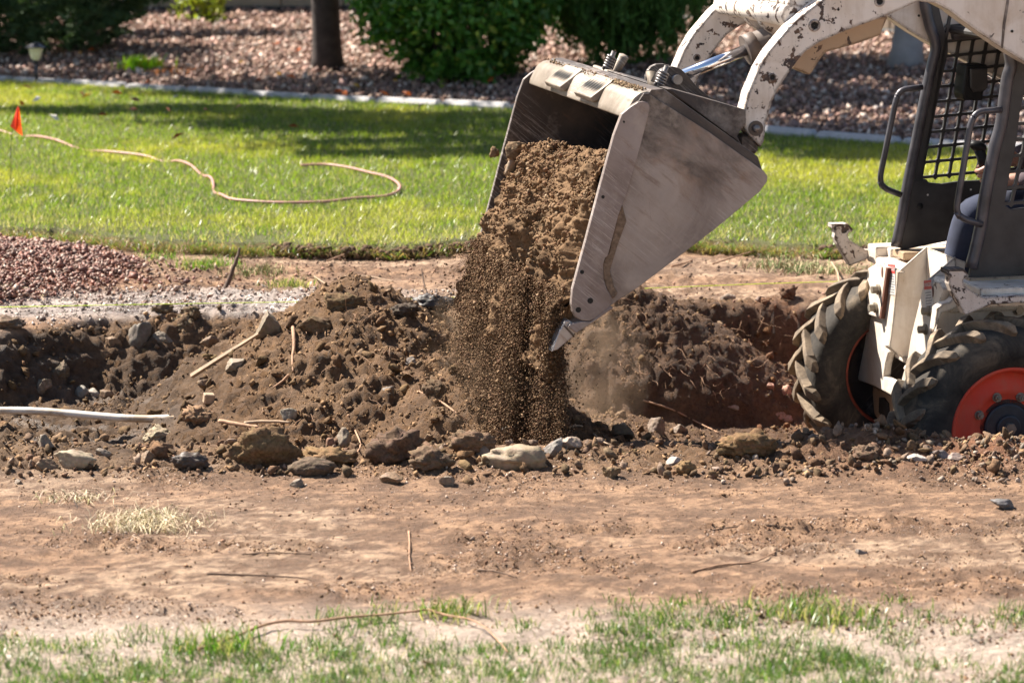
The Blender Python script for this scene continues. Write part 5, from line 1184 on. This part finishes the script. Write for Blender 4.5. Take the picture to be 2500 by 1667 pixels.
R('rock', 1395 + 900, 1113, 50, 26, 'dark stone right of the pale shattered stone', 'stone', (.17, .14, .13), seed=32, y=9.0)
R('rock', 2104, 1350, 34, 22, 'small dark stone half sunk in the front dirt', 'stone', (.16, .13, .11), seed=33, y=None)
# trench, left
R('rock', 337, 832, 66, 96, 'tall grey brown boulder in the left bank of the trench', 'stone', (.15, .12, .09), seed=34, y=11.55)
R('rock', 392, 832, 66, 46, 'slanting slab leaning on the tall boulder in the left bank', 'stone', (.2, .155, .11), seed=35, y=11.55, tilt=-.6, dy=.5)
R('rock', 655, 795, 72, 72, 'smooth grey brown boulder on the left shoulder of the soil pile', 'stone', (.2, .15, .10), seed=36, y=11.25, facet=1.0)
R('soil_clod', 254, 868, 84, 56, 'brown rounded clod at the foot of the tall boulder', 'clod', BR_, 'clod', seed=37, fine=.4, y=11.4)
R('rock', 512, 838, 54, 42, 'brown stone between the tall boulder and the soil pile', 'stone', BR_, seed=38, y=11.3)
R('soil_clod', 140, 912, 60, 64, 'upright clod with a wet cap in the left of the trench', 'clod', (.15, .115, .08), 'clod', seed=39, fine=.4, y=11.3)
R('soil_clod', 98, 946, 58, 44, 'grey brown boulder clod above the left end of the white pipe', 'clod', (.21, .165, .12), 'clod', seed=40, fine=.3, y=11.1)
R('rock', 199, 960, 36, 38, 'grey round stone in the trench above the white pipe', 'stone', (.2, .175, .14), seed=41, y=11.05)
R('rock', 228, 962, 30, 28, 'small pale angular stone beside the grey round stone', 'stone', (.30, .25, .20), seed=42, y=11.0)
R('rock', 260, 965, 36, 26, 'brown stone to the right of the small pale angular stone', 'stone', BR_, seed=43, y=11.0)
R('soil_clod', 20, 720 + 70, 90, 44, 'broken crust of wet dirt at the left end of the far bank', 'clod', (.17, .12, .085), 'clod', seed=44, fine=.6, y=11.9)
R('rock', 276, 838, 40, 34, 'small brown stone left of the tall boulder', 'stone', BR_, seed=45, y=11.55)
R('soil_clod', 445, 795, 56, 52, 'rounded clod below the wet strip, right of the tall boulder', 'clod', (.2, .145, .09), 'clod', seed=46, fine=.7, y=11.7)
R('soil_clod', 395, 758, 64, 36, 'dark clod on the rim of the left bank', 'clod', (.14, .1, .065), 'clod', seed=47, fine=.7, y=11.85)
R('soil_clod', 465, 768, 60, 44, 'dark clod right of the rim clod, next to the wet strip', 'clod', (.155, .11, .07), 'clod', seed=48, fine=.7, y=11.85)
# spoil pile
R('soil_clod', 840, 745, 108, 62, 'fibrous sod clod on the top of the soil pile', 'clod', (.15, .10, .055), 'clod', seed=49, fine=.9, y=11.35, facet=0)
R('soil_clod', 765, 800, 90, 60, 'large rounded clod just below the top of the pile', 'clod', (.15, .10, .06), 'clod', seed=50, fine=.3, y=11.15)
R('rock', 705, 1014, 44, 38, 'pointed grey stone low on the front of the soil pile', 'stone', (.24, .20, .15), seed=51, y=None)
R('rock', 1000, 885, 40, 32, 'dark smooth stone on the right slope of the pile', 'stone', (.13, .10, .08), seed=52, y=None)
R('rock', 945, 965, 36, 44, 'upright brown stone on the lower right slope of the pile', 'stone', (.2, .165, .13), seed=53, y=None)
R('soil_clod', 1058, 955, 60, 56, 'dark round clod beside the falling soil on the pile', 'clod', (.12, .08, .05), 'clod', seed=54, fine=.6, y=None)
R('rock', 832, 1075, 50, 66, 'brown upright rock behind the rooty clod', 'stone', (.2, .15, .105), seed=55, y=9.5)
R('rock', 500, 960 - 20, 38, 30, 'brown stone above the cut wood block', 'stone', BR_, seed=56, y=None)
R('rock', 575, 892, 50, 34, 'pale stone below the long wooden stake', 'stone', (.26, .2, .14), seed=57, y=None)
R('sod_slab', 490, 1020, 100, 60, 'fibrous brown clod at the broken end of the white pipe', 'clod', (.24, .15, .09), 'sod', seed=58, fine=.9, y=10.5, facet=0)
R('soil_clod', 1055, 745, 120, 56, 'black wet clod on the far rim just left of the falling soil', 'redstone', (.05, .042, .038), 'clod', seed=59, fine=.9, y=11.75, facet=0)
R('soil_clod', 985, 760, 90, 40, 'dark wet clod left of the black wet clod on the far rim', 'clod', (.09, .07, .055), 'clod', seed=60, fine=.9, y=11.8, facet=0)
# far wall, right
R('rock', 1919, 960, 36, 44, 'reddish rock low in the far bank beside the wheel', 'stone', (.42, .22, .15), seed=61, y=11.7)
R('rock', 1915, 1022, 52, 44, 'larger reddish rock at the foot of the far bank', 'stone', (.34, .18, .125), seed=62, y=11.5)
R('rock', 1880, 945, 20, 24, 'small reddish stone left of the reddish rock', 'stone', (.38, .2, .14), seed=63, y=11.7)
R('rock', 1785, 1000, 40, 28, 'grey brown stone in the trench floor below the far bank', 'stone', (.24, .18, .145), seed=64, y=11.4)
R('rock', 1603, 1045, 44, 56, 'upright brown stone at the foot of the slumped heap', 'stone', (.2, .145, .105), seed=65, y=10.6)
R('rock', 1660, 1050, 44, 32, 'brown stone right of the upright brown stone', 'stone', (.21, .155, .115), seed=66, y=10.6)
R('rock', 1520, 1055, 60, 40, 'rounded brown boulder behind the near edge, right of the dust', 'stone', (.2, .15, .1), seed=67, y=10.2)
R('rock', 1777, 727, 40, 22, 'flat brown stone on the rim of the far bank', 'stone', (.27, .2, .15), seed=68, y=12.2)
R('rock', 1856, 733, 24, 22, 'round brown stone on the rim of the far bank', 'stone', (.26, .18, .13), seed=69, y=12.2)
R('soil_clod', 1925, 720, 50, 50, 'dark clod standing at the rim near the string', 'clod', (.15, .09, .06), 'clod', seed=70, fine=.7, y=12.1)
# carried by the falling soil
def carried(U, V, w_, h_, dy_, label, col, seed, **k):
    p_ = M(*[float(t) for t in (lambda a: (a[0], dy_, a[1]))(S(U, V, dy_))]); name_air[0] = True; R('rock', U, V, w_, h_, label, k.pop('mat', 'stone'), col, seed=seed, y=float(p_[1]), **k); name_air[0] = False
carried(1247, 411, 31, 46, 1.16, 'egg shaped brown stone near the top of the sliding soil', (.24, .17, .11), 71)
carried(1262, 368, 60, 46, 1.16, 'dark block of soil at the upper left of the bucket load', (.17, .115, .07), 72, mat='clod', fine=.4)
carried(1386, 572, 46, 32, .52, 'flat pale rock sliding past the bucket side', (.40, .30, .19), 73)
carried(1349, 572, 24, 40, .66, 'narrow tilted stone left of the flat pale rock', (.32, .24, .15), 74, tilt=-.6)
carried(1320, 697, 30, 32, .62, 'rounded tan stone in the falling soil near the bucket tip', (.33, .24, .15), 75)
carried(1372, 700, 62, 44, .34, 'large tan rock falling beside the bucket tip', (.27, .20, .12), 76)
carried(1245, 735, 22, 40, .85, 'dark upright stone in the falling soil', (.16, .125, .09), 77)
carried(1341, 778, 26, 34, .42, 'greyish stone falling above the near tooth', (.24, .19, .14), 78)
carried(1207, 372, 26, 30, 1.28, 'small rooty clod on the far edge of the load', (.18, .12, .07), 79, mat='clod', fine=.9)
carried(1330, 442, 34, 34, .80, 'dark round clod embedded in the middle of the load', (.16, .11, .065), 80, mat='clod', fine=.5)

def rope(name, px, r, mat, label, cat, dz=.004, y0=8.0, k=6, group=None, seg=8, rr=None):
    P = [on(u, v, dz, y0 if y0 < 7 else 5.6) if len((u, v)) == 2 else None for u, v in px]; b_ = P[0].copy(); Pc_ = curve_pts([p - b_ for p in P], k)
    rad = [r * (1.15 - .65 * i_ / len(Pc_)) * (1 + .22 * mnoise.noise(Vector((i_ * .45, r * 900, 1)))) for i_ in range(len(Pc_))]
    o = link(name, tube(name, Pc_, rad, seg), None, MAT[mat]); o.location = b_; tag(o, label, cat, group); return o
pa, pb = Vector(AT(-60, 1003, 10.75)), Vector(AT(442, 1020, 10.55)); d_ = (pb - pa)
pipe = empty('plastic_pipe', tuple(pa), 0, 'long white plastic pipe with a broken end lying in the trench', 'pipe')
PP = [d_ * t + Vector((0, 0, .008 * math.sin(t * 6))) for t in np.linspace(0, 1, 24)]
me = tube('pipe_wall', PP, .0145, 20, False)
for v in me.vertices:                                # broken, slanting end
    if (v.co - d_).length < .09 and v.co.z > d_.z + .002: v.co = v.co - d_.normalized() * (.07 * (v.co.z - d_.z) / .0165)
link('pipe_wall', me, pipe, MAT['pvc']); me2 = tube('pipe_lining', [p for p in PP[-6:]], .0118, 16, False)
link('pipe_lining', me2, pipe, MAT['wood'])
sk = empty('wooden_stake', tuple(on(468, 940, .035)), 0, 'long bare wooden stake leaning on the left of the soil pile', 'stake'); b0 = sk.location
e0 = on(632, 846, .05) - b0; n_ = e0.normalized()
me = tube('shaft', [Vector((0, 0, 0)), e0 * .5, e0], [.011, .010, .006], 4, True, False); link('shaft', me, sk, MAT['wood'])
wb = link('wood_block', box_me('wood_block', 0, 0, 0, .040, .035, .037, bev=.003), None, MAT['wood']); wb.location = tuple(on(510, 985, .02)); wb.rotation_euler = (.1, .1, .3); tag(wb, 'small sawn wood block at the foot of the soil pile', 'wood block')
def stick(name, px, ys, rad, mat, label, cat='root', k=6, seg=8):
    P = [Vector(AT(u, v, y_)) for (u, v), y_ in zip(px, ys)]; b_ = P[0].copy(); Pc_ = curve_pts([p - b_ for p in P], k); r_ = list(np.linspace(rad[0], rad[1], len(Pc_)))
    me = tube(name, Pc_, r_, seg)
    for v in me.vertices: v.co += Vector(mnoise.noise_vector(v.co * 30)) * rad[0] * .25
    o = link(name, me, None, MAT[mat]); o.location = b_; tag(o, label, cat); return o
rope('root', [(711, 785), (716, 815), (718, 850), (714, 880), (716, 915)], .0072, 'root', 'thick pale root hanging down the middle of the soil pile', 'root', .012)
rope('root', [(705, 920), (690, 935), (668, 950)], .005, 'root', 'short pale root stub below the thick root', 'root', .008)
stick('branch', [(535, 1027), (580, 1035), (632, 1043)], [9.85, 9.8, 9.75], (.008, .006), 'root', 'short brown branch behind the tall sod slab', 'branch')
stick('bark_strip', [(596, 1033), (650, 1028), (708, 1031)], [9.98, 9.98, 9.95], (.008, .004), 'wood', 'flat strip of bark behind the short brown branch', 'bark')
stick('branch', [(530, 718), (552, 700), (568, 660), (578, 632), (586, 606)], [12.55, 12.6, 12.62, 12.64, 12.66], (.013, .006), 'root_dark', 'brown stick standing up beside the red gravel heap', 'branch')
stick('twig', [(1029, 655), (1035, 690), (1043, 715)], [12.2, 12.15, 12.1], (.002, .0045), 'root_dark', 'thin dark twig rising from the far rim', 'twig')
rope('root', [(486, 1602), (560, 1577), (640, 1545), (700, 1533), (760, 1535), (850, 1524), (940, 1517), (1010, 1510), (1045, 1506), (1090, 1519), (1150, 1530), (1185, 1550), (1210, 1575), (1240, 1610)], .004, 'root', 'long orange root curving over the front grass', 'root', .02, 5.5, 4)
rope('root', [(998, 1302), (1000, 1330), (999, 1360), (1003, 1400)], .003, 'root', 'short straight pale root on the front dirt', 'root', .006)
rope('root', [(1690, 1399), (1760, 1383), (1840, 1375), (1890, 1352), (1925, 1333), (1935, 1318)], .003, 'root', 'forked looking tan root on the front dirt at the right', 'root', .005)
rope('root', [(1740, 1297), (1800, 1288), (1870, 1284), (1940, 1291)], .002, 'root_dark', 'thin dark root on the dirt above the tan root', 'root', .004)
rope('root', [(505, 1403), (600, 1406), (660, 1408), (740, 1414), (760, 1420)], .0022, 'root_dark', 'dark root on the front dirt at the left', 'root', .004)
rope('root', [(590, 1356), (680, 1352), (760, 1356)], .0018, 'root_dark', 'thin straight root behind the dark left root', 'root', .004)
rope('root', [(1165, 1395), (1210, 1398), (1262, 1412)], .0025, 'root_dark', 'short dark root in the middle of the front dirt', 'root', .004)
rope('root', [(1570, 983), (1640, 1005), (1700, 1035), (1755, 1062)], .004, 'root', 'long thin root lying across the trench floor', 'root', .01)
rope('root', [(1020, 960), (1075, 985), (1110, 1010), (1140, 1030)], .0042, 'root', 'yellowish root on the slope by the falling soil', 'root', .008)
rope('root', [(1390, 1050), (1420, 1048), (1450, 1068), (1470, 1085), (1500, 1098)], .0035, 'wood', 'pale curved root on the near edge right of the tan rock', 'root', .012)
rope('root', [(850, 1020), (868, 1060), (880, 1095), (866, 1120)], .0035, 'root', 'thin pink root hanging in front of the soil pile', 'root', .012)
rope('root', [(800, 652), (850, 632), (892, 612)], .0042, 'root', 'light root leaning on the cut turf edge', 'root', .03)
rope('root', [(735, 662), (770, 680), (800, 700)], .0035, 'wood', 'pale root on the scraped strip below the turf edge', 'root', .006)
rope('root', [(840, 678), (900, 678), (960, 690)], .0035, 'wood', 'pale horizontal root on the scraped strip', 'root', .006)
rope('root', [(1740, 660), (1800, 640), (1850, 625)], .004, 'root', 'light root against the turf edge right of the bucket', 'root', .03)
rope('root', [(1640, 655), (1670, 648), (1690, 640)], .0055, 'root', 'stout short root beside the bucket heel', 'root', .01)
stick('root', [(2030, 640), (2045, 665), (2048, 690)], [13.2, 12.9, 12.7], (.0045, .0035), 'wood', 'pale root hanging from the uprooted grass')
rope('root', [(60, 702), (75, 714), (95, 722), (108, 738)], .004, 'wood', 'pale root in front of the red gravel heap', 'root', .008)
# yellow sprinkler head half buried
y_ = AT(1030, 806, 11.6); sp_h = empty('sprinkler_head', tuple(y_), 0, 'yellow sprinkler head sticking out beside the pile', 'sprinkler')
link('cap', tube('cap', [(0, 0, .0), (0, 0, .010)], .040, 14, True, False), sp_h, MAT['pvc']); link('stem', tube('stem', [(-.022, 0, -.05), (-.022, 0, 0)], .010, 8, True, False), sp_h, MAT['yellow_plastic'])
fr_ = empty('plastic_fragment', tuple(AT(1264, 790, 10.15)), 0, 'shiny bluish plastic scrap falling with the soil', 'plastic scrap')
link('scrap', mesh_py('scrap', [(0, 0, 0), (.03, .01, .07), (.012, .0, .075), (-.015, .01, .01), (.02, .012, .03)], [(0, 4, 1, 2, 3)]), fr_, MAT['chrome'])

# small roots hanging in the banks and out of the clods
g = np.random.default_rng(31)
def rootlets(name, n, gen, label, r=.0013, L_=(.04, .13)):
    ms = []
    for i in range(n):
        p0 = gen(); d = Vector((g.normal(), g.normal() - .8, g.normal() * .8 - .3)).normalized(); l = g.uniform(*L_); P = [Vector(p0)]
        for s_ in range(6): d = (d + Vector(g.normal(0, .35, 3)) + Vector((0, 0, -.12))).normalized(); P.append(P[-1] + d * l / 6)
        ms.append(tube('r', P, list(np.linspace(r, r * .4, len(P))), 3, False))
    o = link(name, join_me(name, ms, True), None, MAT['root']); tag(o, label, 'rootlets', None, 'stuff')
def ghit(u0, u1, v0, v1):
    def f(): return on(g.uniform(u0, u1), g.uniform(v0, v1), .01)
    return f
rootlets('bank_rootlets', 230, ghit(1420, 1960, 700, 960), 'fine pale rootlets hanging out of the far bank', .0010)
rootlets('pile_rootlets', 150, ghit(500, 1100, 740, 1050), 'fine rootlets sticking out of the soil pile', .0010)
rootlets('edge_rootlets', 140, ghit(480, 2150, 1050, 1120), 'fine rootlets in the clods along the near edge', .0011, (.02, .06))
rootlets('front_twigs', 60, ghit(20, 2480, 1190, 1480), 'thin root bits scattered on the front dirt', .0013, (.03, .10))
def loadgen():
    a = g.integers(46, nu - 115); b = g.integers(0, ny); q_ = toW((VX[b, a], YY[b, a], VZ[b, a])); return q_
rootlets('load_rootlets', 130, loadgen, 'fine roots tangled in the sliding soil', .0009, (.03, .09))
# turf torn along the lawn edge
def tuft(U, V, n, h, rad, label, col=(.13, .24, .03), alt=(.42, .36, .2), p=.3, wid=.004, dz=0, cat='grass tuft', ln=(.2, 1.2)):
    q_ = on(U, V); return clump('grass_tuft', (q_.x, q_.y), n, h, rad, col, alt, label, g, cat, wid, ln, p, dz)
tuft(500, 655, 300, .075, .07, 'bright green grass tuft at the lawn edge left of the standing stick')
tuft(625, 668, 260, .065, .08, 'mixed dry and green tuft just right of the standing stick', (.14, .2, .05), p=.5)
tuft(705, 700, 220, .07, .06, 'small loose tuft lying on the scraped strip', (.15, .2, .06), p=.5)
tuft(390, 635, 160, .05, .06, 'low green tuft at the lawn edge above the red gravel')
tuft(22, 712, 120, .05, .04, 'little dry tuft on the red gravel heap', (.25, .25, .12), p=.6)
tuft(350, 1285, 800, .065, .085, 'dry straw coloured grass tuft on the front dirt', (.60, .49, .33), (.22, .20, .09), .25, .0024, ln=(.6, 1.9))
tuft(190, 1222, 160, .05, .07, 'smaller dry tuft behind the straw coloured tuft', (.5, .4, .28), (.25, .22, .10), .25, .0035, ln=(.7, 2.2))
tuft(1905, 655, 340, .075, .09, 'uprooted sod tuft at the turf edge right of the bucket', (.13, .17, .06), (.4, .3, .18), .45, ln=(.5, 1.8))
tuft(1990, 662, 380, .075, .12, 'wide uprooted tuft near the far tow hook', (.13, .19, .06), (.42, .34, .2), .45, ln=(.5, 1.8))
tuft(2000, 1510, 260, .08, .09, 'tall front grass tuft at the right of the picture', (.12, .2, .04), p=.35)
tuft(1100, 1500, 160, .07, .05, 'green tuft beside the crest of the orange root', (.12, .2, .03))
tuft(540, 1585, 260, .08, .07, 'green front tuft behind the left end of the orange root', (.1, .22, .02))
# dark turf cut face
ms = []
for i in range(1300):
    x_ = g.uniform(-2.2, 2.7); w_ = float(fbm(x_ * 2.1, 7.7, 0, 2))
    if w_ < .33: continue
    y_ = float(LAWN_Y(x_)) - g.uniform(0, .05); V_, F_ = ico(2, 200 + i % 40, 1.1, .9, 2.4); sc_ = g.uniform(.5, 1.3); V_ = V_ * np.array([.022, .02, .017]) * sc_ + np.array([x_, y_, g.uniform(0, .055)]); ms.append((V_, F_))
off = 0; VV, FF = [], []
for V_, F_ in ms: VV.append(V_); FF.append(F_ + off); off += len(V_)
VV = np.concatenate(VV); o = link('turf_edge', mesh_np('turf_edge', VV, np.concatenate(FF), jitc((.11, .07, .045), len(VV), g, .2), True), None, MAT['clod']); tag(o, 'ragged dark cut edge of turf along the lawn', 'turf edge', None, 'stuff')
rootlets('turf_roots', 260, lambda: Vector(((x_ := g.uniform(-2.1, 2.6)), float(LAWN_Y(x_)) - .05, g.uniform(.01, .07))), 'dry roots and dead grass hanging from the cut turf edge', .0016, (.03, .10))
# fallen leaves, each its own
lv_ = [(212, 254, 3, 'on the lawn near the kerb, the larger of the left pair'), (287, 246, 0, 'on the lawn directly below the bright grass clump'), (198, 248, 2, 'on the lawn just left of the larger yellow leaf'), (90, 262, 1, 'on the lawn below the path light'), (52, 272, 0, 'on the lawn beside the top of the marker flag'), (330, 263, 2, 'on the lawn in the tree shade, upper of two'), (325, 287, 2, 'on the lawn in the tree shade, lower of two'), (410, 288, 2, 'on the lawn in the shade right of the pair'), (502, 289, 2, 'on the shaded lawn below and left of the dark trunk'), (583, 281, 2, 'on the shaded lawn nearest below the dark trunk'), (252, 301, 2, 'on the lawn in the sun between flag and shade'), (435, 355, 2, 'alone on the sunny lawn above the hose'), (428, 258, 1, 'at the foot of the kerb right of the grass clump'), (133, 308, 1, 'on the lawn just above the hose by the flag'), (717, 330, 2, 'on the sunny lawn under the trunk'), (1028, 281, 2, 'on the lawn edge under the leafy bush'), (680, 120, 0, 'on the mulch high up left of the dark trunk'), (680, 197, 3, 'on the mulch at the left foot of the trunk'), (632, 210, 0, 'on the mulch near the kerb left of the trunk'), (710, 202, 0, 'on the mulch touching the left of the trunk base'), (827, 239, 0, 'on the mulch below the trunk, left of a pair'), (842, 243, 0, 'on the mulch below the trunk, right of a pair'), (965, 214, 3, 'on the mulch at the left foot of the leafy bush'), (939, 245, 0, 'on the mulch near the kerb left of the leafy bush'), (992, 245, 0, 'on the mulch under the front of the leafy bush'), (225, 136, 0, 'on the mulch right of the path light'), (196, 145, 3, 'on the mulch between juniper and path light'), (1198, 211, 0, 'on the mulch right of the leafy bush by the bucket'), (66, 232, 2, 'on the kerb side lawn beside the path light foot'), (362, 219, 0, 'on the mulch under the bright grass clump'), (590, 168, 3, 'on the sunny mulch midway between grass clump and trunk'), (732, 137, 0, 'on the mulch halfway up beside the trunk'), (870, 225, 3, 'on the mulch between the trunk and the leafy bush'), (1350, 222, 0, 'in the shade under the feathery juniper')]
cols = [('leaf_orange', (.75, .16, .02), 'orange'), ('leaf_pale', (.75, .68, .6), 'pale'), ('leaf_brown', (.22, .06, .03), 'dark red'), ('leaf_yellow', (.8, .42, .03), 'yellow')]
for nm, c_, _n in cols: simple(nm, c_, .6)
for i, (u, v, k, where_) in enumerate(lv_):
    p_ = on(u, v, .0, 12, 30); onlawn = p_.y < float(GRAVEL_Y(p_.x)); s_ = random.uniform(.034, .05)
    me = mesh_py('fallen_leaf', [(-s_, 0, 0), (-.2 * s_, -.55 * s_, .25 * s_), (s_, 0, .1 * s_), (-.2 * s_, .55 * s_, .2 * s_), (0, 0, .45 * s_)], [(0, 1, 4), (1, 2, 4), (2, 3, 4), (3, 0, 4)])
    o = link('fallen_leaf', me, None, MAT[cols[k][0]]); o.location = (p_.x, p_.y, float(HZ(p_.x, p_.y)) + (.055 if onlawn else .045)); o.rotation_euler = (random.uniform(-.9, -.2), random.uniform(-.5, .5), random.uniform(0, 6))
    tag(o, f'{cols[k][2]} leaf {where_}', 'leaf', 'fallen leaves on lawn and mulch')
